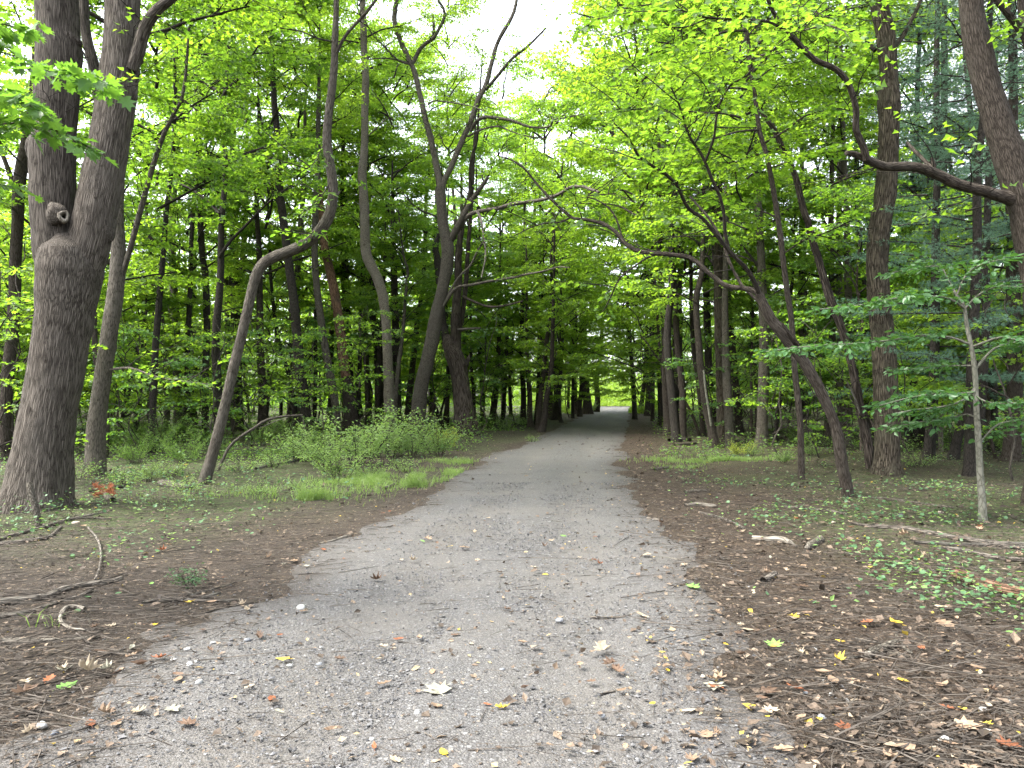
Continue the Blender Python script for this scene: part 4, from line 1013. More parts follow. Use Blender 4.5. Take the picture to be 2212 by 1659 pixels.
tree('maple_tree', 'heavy dark maple at the right frame edge with a low crooked limb', 'tree', 'bark_brown', [
    ([(2262, 1108, 42), (2262, 1000, 36), (2258, 850, 32), (2250, 700, 31), (2238, 580, 31), (2220, 480, 32), (2202, 405, 33), (2185, 350, 33), (2165, 290, 30), (2149, 240, 28), (2133, 190, 26.5), (2119, 130, 26.5), (2108, 80, 26), (2100, 20, 24), (2096, -60, 23), (2092, -200, 20)], {}),
    ([(2215, 445, 17), (2180, 428, 15), (2150, 420, 13), (2126, 413, 12), (2090, 404, 11.5), (2059, 394, 11.5), (2032, 380, 11), (2009, 370, 11), (1985, 362, 10.5), (1959, 359, 10.5), (1930, 360, 10), (1909, 359, 9.5), (1885, 350, 9), (1866, 341, 8), (1845, 333, 6.5), (1828, 330, 5.5)], {'y1': -.6, 'sides': 12, 'label': 'low crooked limb reaching left with a broken end'}),
    ([(1872, 345, 8), (1866, 322, 8), (1857, 300, 7.5), (1849, 280, 7), (1849, 255, 6.8), (1849, 235, 6.6), (1840, 200, 6.5), (1829, 175, 6.4), (1812, 155, 6.4), (1795, 144, 6.2), (1762, 130, 6), (1739, 110, 6), (1722, 90, 5.8), (1705, 75, 5.6), (1688, 60, 5), (1675, 35, 4.5), (1663, 10, 4.2), (1650, -25, 3.5)], {'y0': -.6, 'y1': -1.5, 'sides': 9, 'leaf': dict(LFr, t0=.75, tl=.8)}),
    ([(1690, 62, 3), (1659, 47, 2.8), (1610, 42, 2.5), (1572, 41, 2.4), (1530, 38, 2.2), (1506, 33, 2), (1466, 18, 1.6), (1440, -10, 1.2)], {'y0': -1.4, 'y1': -2, 'leaf': dict(LFr, t0=.2, tl=.8)}),
    ([(1700, 70, 2.5), (1720, 68, 2), (1750, 62, 2), (1790, 55, 1.5), (1830, 70, 1)], {'y0': -1.4, 'y1': -2.6, 'leaf': dict(LFr, t0=.1, tl=.7)}),
    ([(2240, 420, 16), (2262, 250, 13), (2230, 110, 10), (2195, 52, 8), (2165, 15, 7), (2130, -30, 6)], {'y1': -.5, 'ext': 1}),
    ([(2250, 300, 14), (2225, 120, 10), (2212, 50, 9), (2206, 0, 8), (2204, -80, 7)], {'y0': .5, 'y1': .6, 'ext': 1}),
    ([(2020, 375, 4), (2016, 350, 4), (2012, 342, 3)], {'y0': -.3, 'y1': -.3, 'name': 'stub'}),
    ([(2022, 372, 5), (2000, 350, 4.5), (1975, 325, 4), (1960, 308, 3)], {'y0': .1, 'y1': .5}),
], Y=11.6, flare=.3, sides=40, ridge=.007, step=.12, lump=.05, crowns=[(('tall', 3), .7, 5.5, 1.0)], ref='the heavy edge maple')

tree('pine_tree', 'leaning dark broken trunk behind the pale smooth sapling', 'tree', 'bark_dark', [
    ([(2059, 992, 11), (2066, 955, 10), (2079, 913, 9.5), (2092, 880, 9), (2105, 830, 8), (2118, 770, 7)], {})], ext=3, ref='the leaning broken trunk')
tree('pine_tree', 'tall dark pine trunk rising just behind the pale smooth sapling', 'tree', 'bark_dark', [
    ([(2104, 1004, 9), (2110, 950, 8.5), (2119, 886, 9), (2126, 786, 9), (2130, 690, 8.5), (2130, 560, 8), (2134, 430, 7), (2138, 250, 6)], {})], ext=6, crowns=[(('pine', 0), .75, 3.0)], ref='the dark pine')
tree('pine_tree', 'thick dark tapering pine trunk leaning right, beyond the ridged oak', 'tree', 'bark_dark', [
    ([(2003, 966, 20), (2005, 940, 17), (2009, 886, 15.5), (2016, 830, 14), (2022, 786, 13), (2029, 703, 12), (2034, 600, 11), (2036, 420, 9), (2040, 200, 7)], {})], ext=8, crowns=[(('pine', 1), .95, 3.0)], flare=.4, ref='the tapering pine')
tree('maple_tree', 'right one of two close grey poles left of the ridged oak', 'tree', 'bark_grey', [
    ([(1831, 965, 10), (1832, 900, 9.5), (1832, 853, 9), (1834, 760, 8.5), (1835, 700, 8), (1832, 620, 7.5), (1831, 553, 7), (1829, 480, 6.5), (1826, 400, 6), (1820, 250, 5)], {})], ext=5, crowns=[(('pole', 0), .85, 6.0)])
tree('maple_tree', 'left one of two close grey poles left of the ridged oak', 'tree', 'bark_grey', [
    ([(1817, 945, 9), (1816, 880, 8.5), (1816, 770, 8), (1813, 650, 7), (1811, 553, 6.5), (1813, 450, 6), (1815, 300, 5)], {})], ext=5, crowns=[(('pole', 1), .85, 7.0)], ref='the two grey poles')
tree('pine_tree', 'grey banded trunk half hidden behind the ridged oak', 'tree', 'bark_brown', [
    ([(1874, 942, 11), (1873, 886, 10.5), (1872, 786, 10), (1869, 700, 9), (1866, 653, 8.5), (1860, 590, 8), (1856, 553, 7.5), (1852, 420, 6)], {})], ext=6, crowns=[(('pine', 0), .8, 5.0)])
tree('pine_tree', 'wide pale grey trunk far back, right of the slim young trunk', 'tree', 'bark_smooth', [
    ([(1735, 925, 11), (1735, 870, 10), (1734, 780, 9), (1733, 700, 8.5), (1733, 560, 7)], {'bark': 'bark_grey'})], Y=38, ext=9, crowns=[(('pine', 1), .9, 6.0)])
tree('maple_tree', 'dark thin tree leaning right, left of the slim young trunk', 'tree', 'bark_dark', [
    ([(1675, 930, 5), (1680, 890, 4.8), (1690, 845, 4.5), (1697, 790, 4.5), (1700, 720, 4), (1712, 600, 3)], {})], Y=30, ext=3, crowns=[(('under', 2), .9, 3.5)])
tree('maple_tree', 'curved foremost trunk of the clump right of the path', 'tree', 'bark_brown', [
    ([(1545, 968, 11), (1541, 945, 10), (1536, 925, 9), (1530, 900, 9), (1526, 880, 8.8), (1519, 836, 8.5), (1513, 790, 8), (1510, 750, 7.5), (1506, 703, 7), (1504, 665, 7), (1506, 630, 7), (1514, 600, 6), (1518, 540, 5), (1520, 430, 4)], {}),
    ([(1536, 920, 3.5), (1530, 880, 3.5), (1524, 840, 3.2), (1520, 800, 3)], {'bark': 'bark_smooth', 'y0': -.12, 'y1': -.15, 'name': 'scar', 'label': 'pale strip of bare wood'}),
], ext=4, crowns=[(('under', 3), 1.0, 4.0)], flare=.35, sides=12, ref='the clump by the path')
tree('maple_tree', 'slim left-hand trunk of the clump, behind its curved foremost trunk', 'tree', 'bark_brown', [
    ([(1519, 942, 6), (1516, 900, 5.5), (1511, 850, 5.2), (1505, 800, 5), (1499, 765, 5), (1494, 686, 4.5), (1492, 560, 3.5)], {})], ext=4, crowns=[(('under', 0), 1.0, 4.0)])
tree('maple_tree', 'thick rough trunk in the middle of the clump', 'tree', 'bark_oak', [
    ([(1566, 962, 15), (1563, 920, 12.5), (1560, 853, 12), (1558, 800, 11.5), (1556, 753, 11.5), (1554, 690, 11), (1553, 620, 10.5), (1552, 500, 9), (1552, 350, 7)], {})], ext=7, crowns=[(('tall', 0), .8, 6.0)], flare=.35, sides=16)
tree('maple_tree', 'grey-brown trunk fused to the right flank of the thick rough one', 'tree', 'bark_grey', [
    ([(1578, 966, 11), (1575, 920, 10), (1572, 853, 9.5), (1569, 800, 9), (1567, 740, 8), (1566, 650, 7), (1568, 520, 6)], {'y0': 0}),], ext=6, crowns=[(('pole', 2), .9, 5.0)], flare=.25, sides=12)
tree('maple_tree', 'separate dark trunk leaning left, right-hand edge of the clump', 'tree', 'bark_brown', [
    ([(1597, 935, 9), (1594, 890, 8), (1589, 836, 7.8), (1585, 790, 7.5), (1581, 740, 7), (1576, 690, 7), (1571, 600, 6), (1568, 460, 5)], {})], ext=6, crowns=[(('pole', 0), .95, 5.0)], ref='the clump edge trunk')
tree('maple_tree', 'thin curved pole midway between the clump and the slim young trunk', 'tree', 'bark_brown', [
    ([(1640, 936, 5.5), (1638, 890, 5), (1636, 853, 4.8), (1631, 800, 4.6), (1628, 760, 4.5), (1626, 700, 4), (1624, 640, 3.6), (1622, 520, 3)], {})], ext=3, crowns=[(('under', 1), .9, 4.5)])
tree('maple_tree', 'thread-thin sapling close left of the thin curved pole', 'tree', 'bark_brown', [
    ([(1624, 946, 3.2), (1623, 880, 3), (1623, 800, 2.8), (1625, 720, 2.6), (1627, 650, 2.2)], {})], ext=2, crowns=[(('under', 2), .7, 3.2)])
tree('maple_tree', 'dark trunk glimpsed behind the curved foremost trunk of the clump', 'tree', 'bark_dark', [
    ([(1545, 925, 9), (1540, 870, 8.5), (1532, 820, 8), (1529, 736, 8), (1525, 600, 7), (1522, 450, 6)], {})], Y=38, ext=6, crowns=[(('tall', 1), .8, 5.0)])
tree('maple_tree', 'wiry sapling leaning far left towards the path from the clump', 'tree', 'bark_brown', [
    ([(1511, 944, 3.5), (1499, 905, 3.2), (1482, 870, 3), (1468, 838, 3), (1456, 810, 2.8), (1440, 793, 2.6), (1426, 780, 2.4), (1410, 760, 2.2), (1399, 743, 2), (1382, 723, 1.5)], {'leaf': dict(t0=.5, tl=1.0, sp=.2, lsp=.09, size=.13)}),], ext=0)
tree('maple_tree', 'nearest path-side dark trunk on the right, well beyond the clump', 'tree', 'bark_dark', [
    ([(1440, 898, 7), (1436, 870, 6.5), (1429, 836, 6), (1423, 800, 5.5), (1419, 770, 5), (1412, 700, 4)], {})], Y=48, ext=8, crowns=[(('pole', 1), .9, 3.0)], ref='the path-side dark trunk')
tree('maple_tree', 'pair-like dark trunk left of the clump, mid distance', 'tree', 'bark_dark', [
    ([(1470, 905, 7), (1468, 870, 6.5), (1463, 820, 6), (1459, 770, 5.5), (1456, 703, 5), (1454, 600, 4)], {})], Y=42, ext=8, crowns=[(('pole', 2), .9, 4.0)])
for px, r, Yd, lab in ((1146, 6, 44, 'first dark trunk right of the gnarled one along the left path edge'), (1157, 4.5, 48, 'thin leaning pole between two dark trunks on the left path edge'), (1170, 7, 39, 'forward-leaning dark trunk nearest the left path edge'),
                       (1201, 9, 54, 'stout dark trunk on the left path edge where branches lie piled'), (1237, 3.5, 58, 'slender grey pole beyond the stout left-edge trunk'), (1252, 5, 61, 'crooked grey pole farther along the left path edge'),
                       (1270, 9, 66, 'squat black trunk near the bright end of the path'), (1288, 6, 72, 'last dark trunk left of the bright far opening'),
                       (1026, 4.5, 46, 'thin dark pole touching the gnarled trunk on its right'), (1062, 7, 48, 'dark trunk leaning right, midway to the left path edge trunks'), (1085, 5, 50, 'narrow dark trunk behind the leaning one, left of the path'),
                       (1384, 5, 70, 'far dark pole right of the bright opening'), (1400, 6, 62, 'far dark trunk two steps right of the bright opening'), (958, 5, 44, 'dark pole between the Y-forked tree and the gnarled trunk')):
    rg = np.random.default_rng(int(px)); gY = at(px, 880, Yd); b = pix(np.array([gY[0], Yd, gz1(gY[0], Yd)]))
    ln = rg.normal(0, 8) + (10 if px in (1062, 1170) else 0)
    tree('maple_tree', lab, 'tree', 'bark_dark' if px % 2 else 'bark_brown', [
        ([(px, b[1], r * 1.15), (px + ln * .3, b[1] - 30, r), (px + ln * .5 + rg.normal(0, 2), b[1] - 70, r * .9), (px + ln, b[1] - 130, r * .75), (px + ln * 1.2, b[1] - 220, r * .6)], {})],
        Y=Yd, ext=6, crowns=[(('pole', int(px) % 3), rg.uniform(.75, 1.0), rg.uniform(-1.5, 1.5))], sides=8)

# ---------------------------------------------------------------- saplings whose single leaves can be told apart
def leaf_mesh(name, tmpl, m):
    mb = MB(); mb.add(tmpl[0], tmpl[1]); return mb.mesh(name, [m])
LEAFM = {'maple': leaf_mesh('leaf', MAPLE, M['maple_shade']), 'beech': leaf_mesh('leaf', OVAL, M['beech'])}

def basis(d, n, s):
    d = d / np.linalg.norm(d); lat = np.cross(d, n); lat /= max(np.linalg.norm(lat), 1e-6); n2 = np.cross(lat, d)
    from mathutils import Matrix
    return Matrix([[lat[0] * s, d[0] * s, n2[0] * s], [lat[1] * s, d[1] * s, n2[1] * s], [lat[2] * s, d[2] * s, n2[2] * s]])

def leafy_sapling(name, label, bark, trunk, boughs, Y, tmpl_key, tmpl, size, leafmat, tl, sp, lsp, seed, nmax=295, ref=None, tilt=.3, sm=.004):
    rng = np.random.default_rng(seed)
    root, g = tree(name, label, 'tree', bark, [(trunk, {})], Y=Y, flare=.25, sides=12, step=.12, lump=.05, ref=ref)
    A = [[] for _ in range(7)]
    for pts, y0, y1 in boughs:
        n = len(pts)
        W = np.array([at(p[0], p[1], Y + y0 + (y1 - y0) * k / (n - 1)) for k, p in enumerate(pts)]) - g
        R = np.array([p[2] / F * Y for p in pts])
        mb = MB(); P, _ = tube(mb, W, R, sides=6, step=.15, lump=.08, seed=seed)
        mb.obj('branch', [M[bark]], root)
        s = spray(P, rng, tl, sp, lsp, size, t0=.15, drop=.05, tilt=tilt, droop=.1)
        for k in range(7): A[k].append(s[k])
    A = [np.concatenate(a) for a in A]
    mb = MB(); sticks(mb, A[4], A[5], sm, sm * .8); sticks(mb, A[5], A[6], sm * .8, sm * .5)
    w = A[0] + g
    px = np.array([pix(q) for q in w]); vis = (px[:, 0] > -20) & (px[:, 0] < 2230) & (px[:, 1] > -20)
    order = np.argsort(-(A[3] * vis / np.maximum(w[:, 1], 1)))
    big, rest = order[:nmax], order[nmax:]
    for i in big:
        o = bpy.data.objects.new('leaf', LEAFM[tmpl_key]); COL.objects.link(o); o.parent = root
        o.matrix_local = basis(A[1][i], A[2][i], A[3][i]).to_4x4(); o.location = A[0][i]
    if len(rest): put_leaves(mb, A[0][rest], A[1][rest], A[2][rest], A[3][rest], tmpl, 1, None, rng)
    mb.obj('foliage', [M['twig'], M[leafmat]], root, 'stuff')
    print(label, len(A[0]))

leafy_sapling('beech_sapling', 'pale smooth sapling with flat tiers of dark oval leaves, right foreground', 'bark_smooth',
    [(2123, 1128, 9), (2121, 1080, 7.5), (2117, 1020, 7), (2114, 960, 6.5), (2110, 900, 6), (2108, 850, 5.5), (2106, 803, 5.5), (2100, 760, 5), (2095, 735, 4.5), (2088, 700, 4), (2084, 665, 3.5), (2072, 645, 3), (2060, 630, 2.5)],
    [([(2098, 745, 3), (2050, 728, 2.5), (1990, 725, 2.2), (1920, 735, 2), (1850, 742, 1.8), (1780, 745, 1.5), (1710, 752, 1.2), (1650, 760, .8)], 0, -.6),
     ([(2100, 750, 3), (2125, 740, 2.5), (2165, 728, 2.2), (2215, 738, 2), (2300, 735, 1.5)], 0, -.5),
     ([(2105, 800, 3), (2130, 770, 3), (2150, 752, 2.6), (2190, 740, 2.2), (2250, 738, 2)], 0, .3),
     ([(2108, 845, 2.5), (2080, 850, 2.2), (2030, 850, 2), (1970, 858, 1.6), (1900, 876, 1)], 0, -.5),
     ([(2107, 835, 2.5), (2085, 862, 2.2), (2040, 878, 2), (1980, 885, 1.6), (1930, 893, 1)], 0, .4),
     ([(2108, 855, 2.5), (2130, 868, 2), (2170, 872, 1.6), (2215, 868, 1.2)], 0, -.4),
     ([(2110, 905, 2), (2090, 895, 1.6), (2040, 905, 1.4), (1985, 912, 1.2), (1920, 925, .8)], 0, .5),
     ([(2085, 668, 2.5), (2050, 645, 2.2), (2000, 640, 2), (1930, 645, 1.6), (1850, 660, 1.3), (1770, 668, 1)], 0, -.6),
     ([(2084, 668, 2.5), (2110, 640, 2.2), (2150, 620, 1.8), (2215, 620, 1.4)], 0, -.3),
     ([(2072, 645, 2), (2045, 600, 1.6), (2030, 575, 1.3), (1980, 580, 1), (1920, 590, .8)], 0, .4),
     ([(2066, 640, 2), (2090, 590, 1.6), (2140, 565, 1.3), (2200, 560, 1)], 0, -.3),
     ([(2104, 790, 2), (2060, 790, 1.6), (2000, 795, 1.4), (1940, 800, 1)], 0, .5),
     ([(2114, 960, 2), (2130, 940, 1.8), (2160, 915, 1.5), (2215, 905, 1)], 0, .3)],
    10.2, 'beech', OVAL4, .1, 'beech', .5, .07, .045, 301, ref='the pale smooth sapling', tilt=.7)
leafy_sapling('maple_sapling', 'young maple outside the left edge, fresh leafy boughs hanging over the twin trunk', 'bark_grey',
    [(-520, 1330, 14), (-515, 1000, 12), (-500, 700, 10), (-470, 400, 8), (-420, 200, 6), (-380, 60, 4)],
    [([(-495, 640, 6), (-300, 420, 4), (-150, 300, 3), (-20, 270, 2.5), (60, 268, 2), (130, 285, 1.6), (190, 318, 1)], 0, -.3),
     ([(-480, 480, 6), (-320, 300, 4), (-180, 200, 3), (-60, 180, 2.4), (20, 200, 1.8), (70, 232, 1)], 0, -.5),
     ([(-470, 380, 5), (-300, 220, 4), (-160, 130, 3), (-60, 105, 2.2), (30, 120, 1.6), (60, 140, 1)], 0, .3),
     ([(-450, 300, 5), (-300, 150, 4), (-150, 60, 3), (-40, 45, 2), (50, 62, 1.2)], 0, 0),
     ([(-495, 660, 4), (-320, 500, 3), (-180, 420, 2.5), (-80, 390, 1.8), (10, 400, 1)], 0, .2),
     ([(60, 150, 1.6), (110, 158, 1.4), (160, 163, 1.1), (205, 168, .8)], -.1, -.2)],
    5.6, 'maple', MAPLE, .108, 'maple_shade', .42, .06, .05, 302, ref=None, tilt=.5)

# ---------------------------------------------------------------- the wood behind: copies of a few trees
POLE = {}
def pole_mesh(key, H, r, seed, bark, lean=.6):
    rng = np.random.default_rng(seed); mb = MB()
    z = np.linspace(-.3, H, 9); w = np.cumsum(rng.normal(0, lean * .16, (9, 2)), 0); w -= w[1]
    b = rng.normal(0, lean * .12, 2)
    P = np.column_stack([w[:, 0] + b[0] * z * .3, w[:, 1] + b[1] * z * .3, z])
    tube(mb, P, r * np.linspace(1.08, .25, 9), sides=9, step=.6, lump=.08, seed=seed, flare=.8, flare_h=.3)
    for k in range(4):                                   # a few bare limbs low on the trunk
        h = rng.uniform(.2, .75) * H; q = np.array([np.interp(h, z, P[:, c]) for c in range(3)])
        Bc = bough_curve(q, rng.uniform(0, 6.28), rng.uniform(.1, .9), rng.uniform(.8, 2.6), rng, wob=.25)
        rr = r * .22; tube(mb, Bc, np.linspace(rr, rr * .2, len(Bc)), sides=5, step=.4, lump=.05, seed=seed + k)
    POLE[key] = mb.mesh('trunk', [M[bark]])
for k in range(6):
    pole_mesh(('tall', k), 17, [.17, .2, .14, .22, .16, .13][k], 120 + k, ['bark_dark', 'bark_brown', 'bark_dark', 'bark_grey', 'bark_brown', 'bark_dark'][k])
for k in range(6):
    pole_mesh(('under', k), 7.8, [.055, .07, .05, .08, .06, .045][k], 140 + k, ['bark_dark', 'bark_grey', 'bark_brown', 'bark_dark', 'bark_brown', 'bark_dark'][k], 1.1)
for k in range(4):
    pole_mesh(('sap', k), 4.8, [.025, .032, .02, .028][k], 200 + k, ['bark_brown', 'bark_grey', 'bark_dark', 'bark_brown'][k], 1.2)
for k in range(4):
    pole_mesh(('pole', k), 13, [.1, .12, .09, .14][k], 160 + k, ['bark_brown', 'bark_dark', 'bark_grey', 'bark_dark'][k], .8)
for k in range(3):
    pole_mesh(('pine', k), 18, [.19, .23, .16][k], 180 + k, ['bark_dark', 'bark_brown', 'bark_dark'][k], .35)

def min_depth(px):
    return float(np.interp(px, [-400, 0, 260, 330, 430, 560, 600, 1050, 1100, 1250, 1290, 1400, 1440, 1640, 1680, 1800, 1960, 2050, 2212, 2600],
                               [15, 17, 22, 34, 38, 40, 44, 48, 52, 62, 104, 104, 58, 40, 27, 23, 22, 19, 19, 13]))
GLADES = [((p_ - 1106) / F * d_, d_, r_) for p_, d_, r_ in ((250, 52, 10), (420, 62, 13), (640, 67, 13), (880, 72, 12), (1700, 60, 12), (1950, 50, 11), (2200, 45, 9))]   # small openings that let the light in
taken = [(np.array(o.location[:2])) for o in COL.objects if o.type == 'EMPTY']
rngp = np.random.default_rng(5)
FILL = []
def try_place(kind, y, x, gap, road_gap, edge=False):
    if edge:
        taken.append(np.array([x, y])); FILL.append((kind, x, y)); return True
    if abs(x - road_x(y)) < road_gap or y > 91 and abs(y - 94.5) < 3.5: return False
    px = 1106 + F * x / y
    if y < min_depth(px) * (.72 if kind == 'sap' else 1) * (1.15 if px > 1930 and kind != 'pine' else 1): return False
    if np.hypot(x - 11.5, y - 99) < 21 or np.hypot(x - 9.4, y - 79) < 8: return False
    if kind != 'under' and any(np.hypot(x - a, y - b) < c for a, b, c in GLADES): return False
    q = np.array([x, y])
    for t in taken:
        if abs(t[1] - y) < gap and np.hypot(*(t - q)) < gap: return False
    taken.append(q)
    FILL.append((kind, x, y)); return True
def fill(kind, n, y0, y1, gap, road_gap, side=None, pmax=3000, pmin=-700, power=1.0):
    k = 0
    for _ in range(n * 30):
        if k >= n: break
        y = y0 + (y1 - y0) * rngp.random() ** power
        px = rngp.uniform(pmin, pmax); x = (px - 1106) / F * y
        if side and (x - road_x(y)) * side < 0: continue
        if try_place(kind, y, x, gap, road_gap): k += 1
    return k
for k, yy in enumerate(np.arange(38, 73, 4.2)):           # the rows that close over the path
    sd = -1 if k % 2 else 1
    try_place(['pole', 'tall', 'under'][k % 3] if yy < 75 else 'far', yy + rngp.uniform(-1, 1), road_x(yy) + sd * (rngp.uniform(2.6, 3.6) + (.9 if sd > 0 and yy < 50 else 0)), 0, 0, True)
BIG = {}
for kind, px, yy, sc_, up_ in (('tall', 640, 41, 1.1, 3), ('tall', 715, 47, 1.15, 3.5), ('tall', 775, 42, 1.05, 3.5), ('tall', 835, 52, 1.2, 3), ('tall', 880, 45, 1.0, 3), ('pine', 930, 60, 1.45, 2), ('pine', 1010, 66, 1.5, 2), ('tall', 1045, 50, 1.0, 1), ('tall', 965, 46, .9, 2), ('tall', 1130, 47, 1.05, 1.5), ('tall', 1190, 58, 1.35, 2), ('tall', 1085, 70, 1.5, 2), ('tall', 1010, 56, 1.2, 1), ('tall', 1240, 66, 1.5, 1), ('tall', 1370, 56, 1.35, 2), ('tall', 1455, 40, 1.15, 4), ('tall', 1440, 36, 1.0, 5),
                          ('tall', 1105, 60, 1.05, 0), ('tall', 1165, 68, 1.25, 0), ('tall', 1480, 34, 1.0, 4), ('tall', 1425, 47, 1.15, 2), ('tall', 1560, 30, 1.0, 3.5), ('tall', 1400, 62, 1.3, 0), ('tall', 1205, 54, .95, 0), ('tall', 1650, 27, .9, 3.5), ('tall', 1790, 30, 1.0, 3),
                          ('tall', 330, 24, .9, 3.5), ('tall', 470, 28, 1.0, 4), ('tall', 570, 35, 1.0, 4), ('tall', 400, 33, 1.0, 3.5), ('tall', 510, 43, 1.1, 3.5), ('pole', 230, 22, .95, 2), ('under', 300, 34, 1.0, 0), ('under', 410, 44, 1.1, 0), ('under', 540, 47, 1.1, 0), ('under', 690, 50, 1.1, 0), ('under', 800, 53, 1.1, 0), ('under', 930, 52, 1.1, 0),
                          ('sap', 352, 27, 1.0, 0), ('sap', 418, 30, 1.1, 0), ('sap', 470, 22, .8, 0), ('sap', 545, 28, 1.0, 0), ('sap', 590, 33, 1.1, 0), ('sap', 632, 30, 1.0, 0), ('sap', 700, 31, .9, 0), ('sap', 775, 30, 1.15, 0), ('sap', 862, 38, 1.4, 0), ('sap', 935, 38, 1.2, 0), ('sap', 270, 25, 1.0, 0), ('sap', 300, 21, .8, 0), ('sap', 40, 16, .9, 0), ('sap', -40, 14, .9, 0), ('sap', 1050, 41, 1.5, 0), ('sap', 1110, 45, 1.4, 0), ('sap', 510, 36, 1.3, 0), ('sap', 660, 37, 1.3, 0), ('sap', 740, 39, 1.3, 0),
                          ('sap', 1478, 36, 1.2, 0), ('sap', 1530, 27, .9, 0), ('sap', 1610, 29, 1.0, 0), ('sap', 1668, 23, .9, 0), ('sap', 1760, 22, .9, 0), ('sap', 1700, 31, 1.2, 0), ('sap', 1815, 19, .7, 0), ('sap', 1450, 46, 1.5, 0), ('sap', 1860, 27, 1.1, 0), ('sap', 1960, 19, .8, 0), ('sap', 2060, 26, 1.1, 0), ('sap', 2180, 16, .8, 0), ('sap', 1590, 36, 1.2, 0), ('sap', 1650, 38, 1.3, 0),
                          ('pine', 2010, 21, .85, -1), ('pine', 2090, 17, .7, 0), ('pine', 2190, 20, .85, -1), ('pine', 2150, 26, 1.0, -2), ('pine', 1975, 30, 1.05, -2), ('under', 2030, 24, 1.0, 0), ('under', 2140, 21, .9, 0), ('under', 1955, 27, 1.05, 0), ('tall', 2010, 33, 1.0, 2), ('tall', 2120, 29, .95, 2), ('tall', 1910, 36, 1.1, 2), ('pole', 1445, 31, 1.3, 5)):
    BIG[len(FILL)] = (sc_, up_); try_place(kind, yy, (px - 1106) / F * yy, 0, 0, True)
cnts = [fill('pine', 4, 18, 50, 3.0, 6, 1, 2500, 1850),
        fill('under', 26, 14, 40, 2.0, 3.0, None, 2450, -250), fill('under', 58, 38, 70, 2.0, 2.6, None, 2300, -50),
        fill('tall', 26, 20, 46, 2.8, 4.0, None, 2450, -250), fill('pole', 26, 22, 60, 2.3, 3.2, None, 2300, -100),
        fill('far', 26, 56, 92, 3.8, 3.4, None, 2300, -60), fill('under', 14, 60, 90, 2.5, 2.4, None, 1700, 800),
        fill('sap', 26, 26, 56, 1.6, 2.6, None, 2250, -50),
        fill('far', 12, 104, 120, 4.0, 3.5, None, 2000, 300)]
print('fill', cnts, len(FILL))

FILLOBJ = []
for n, (kind, x, y) in enumerate(FILL):
    rg = np.random.default_rng(1000 + n)
    z = gz1(x, y); s = rg.uniform(.82, 1.12)
    up_ = 0
    if n in BIG: s, up_ = BIG[n]
    if n not in BIG and kind == 'tall' and 900 < 1106 + F * x / y < 1300: s *= .8           # lower growth left of the path: open sky above it
    lean = -np.sign(x - road_x(y)) * 1.3 if abs(x - road_x(y)) < 4.5 else 0   # crowns at the edge reach for the light over the path
    pk, ck, cz = {'tall': (('tall', n % 6), ('tall', n % 3), -1.5), 'under': (('under', n % 6), ('under', n % 3), 0), 'pole': (('pole', n % 4), ('pole', n % 2), 0), 'sap': (('sap', n % 4), ('sap', n % 3), 0),
                  'far': (('tall', n % 6), ('far', n % 3), 0), 'pine': (('pine', n % 3), ('pine', n % 2), 0)}[kind]
    root = empty({'pine': 'pine_tree', 'sap': 'maple_sapling'}.get(kind, 'maple_tree'), (x, y, z), 'tree', 'tree')
    rz = rg.uniform(0, 6.28)
    linked('trunk', POLE[pk], root, (0, 0, 0), (rg.normal(0, .03), rg.normal(0, .03), rz), (s, s, s * rg.uniform(.95, 1.1)))
    linked('crown', CROWN[ck], root, (lean, 0, cz * s + up_), (0, 0, rg.uniform(0, 6.28)), (s, s, s), 'stuff')
    FILLOBJ.append((root, kind, 1106 + F * x / y, y, POLE[pk].materials[0].name, x < road_x(y)))

# labels: every tree of the wood is named by the pair of landmarks it stands between and its order going back
REFS.sort()
ORD = ['nearest', 'second', 'third', 'fourth', 'fifth', 'sixth', 'seventh', 'eighth', 'ninth', 'tenth', 'eleventh', 'twelfth', 'thirteenth', 'fourteenth', 'fifteenth', 'sixteenth', 'seventeenth', 'eighteenth', 'nineteenth', 'twentieth']
WORDS = {'tall': 'tall leafy tree', 'under': 'low leafy tree', 'pole': 'slim leafy tree', 'far': 'broad far tree', 'sap': 'thin leafy sapling', 'pine': 'feathery pine'}
buckets = {}
for row in FILLOBJ:
    i = int(np.searchsorted([r[0] for r in REFS], row[2]))
    if i == 0: where = 'left of ' + REFS[0][2]
    elif i == len(REFS): where = 'right of ' + REFS[-1][2]
    else: where = 'just right of ' + REFS[i - 1][2] if row[2] - REFS[i - 1][0] < REFS[i][0] - row[2] else 'just left of ' + REFS[i][2]
    buckets.setdefault((row[1], where), []).append(row)
for (kind, where), rows in buckets.items():
    rows.sort(key=lambda r: r[3])
    for k, r in enumerate(rows):
        lead = WORDS[kind] if len(rows) == 1 else (ORD[k] if k < len(ORD) else 'farthest') + ' ' + WORDS[kind] + (' back' if k else '')
        r[0]['label'] = lead + ' ' + where
        r[0]['group'] = {'pine': 'pines in the wood right of the path', 'sap': 'leafy saplings among the trunks'}.get(kind, 'leafy trees filling the wood')

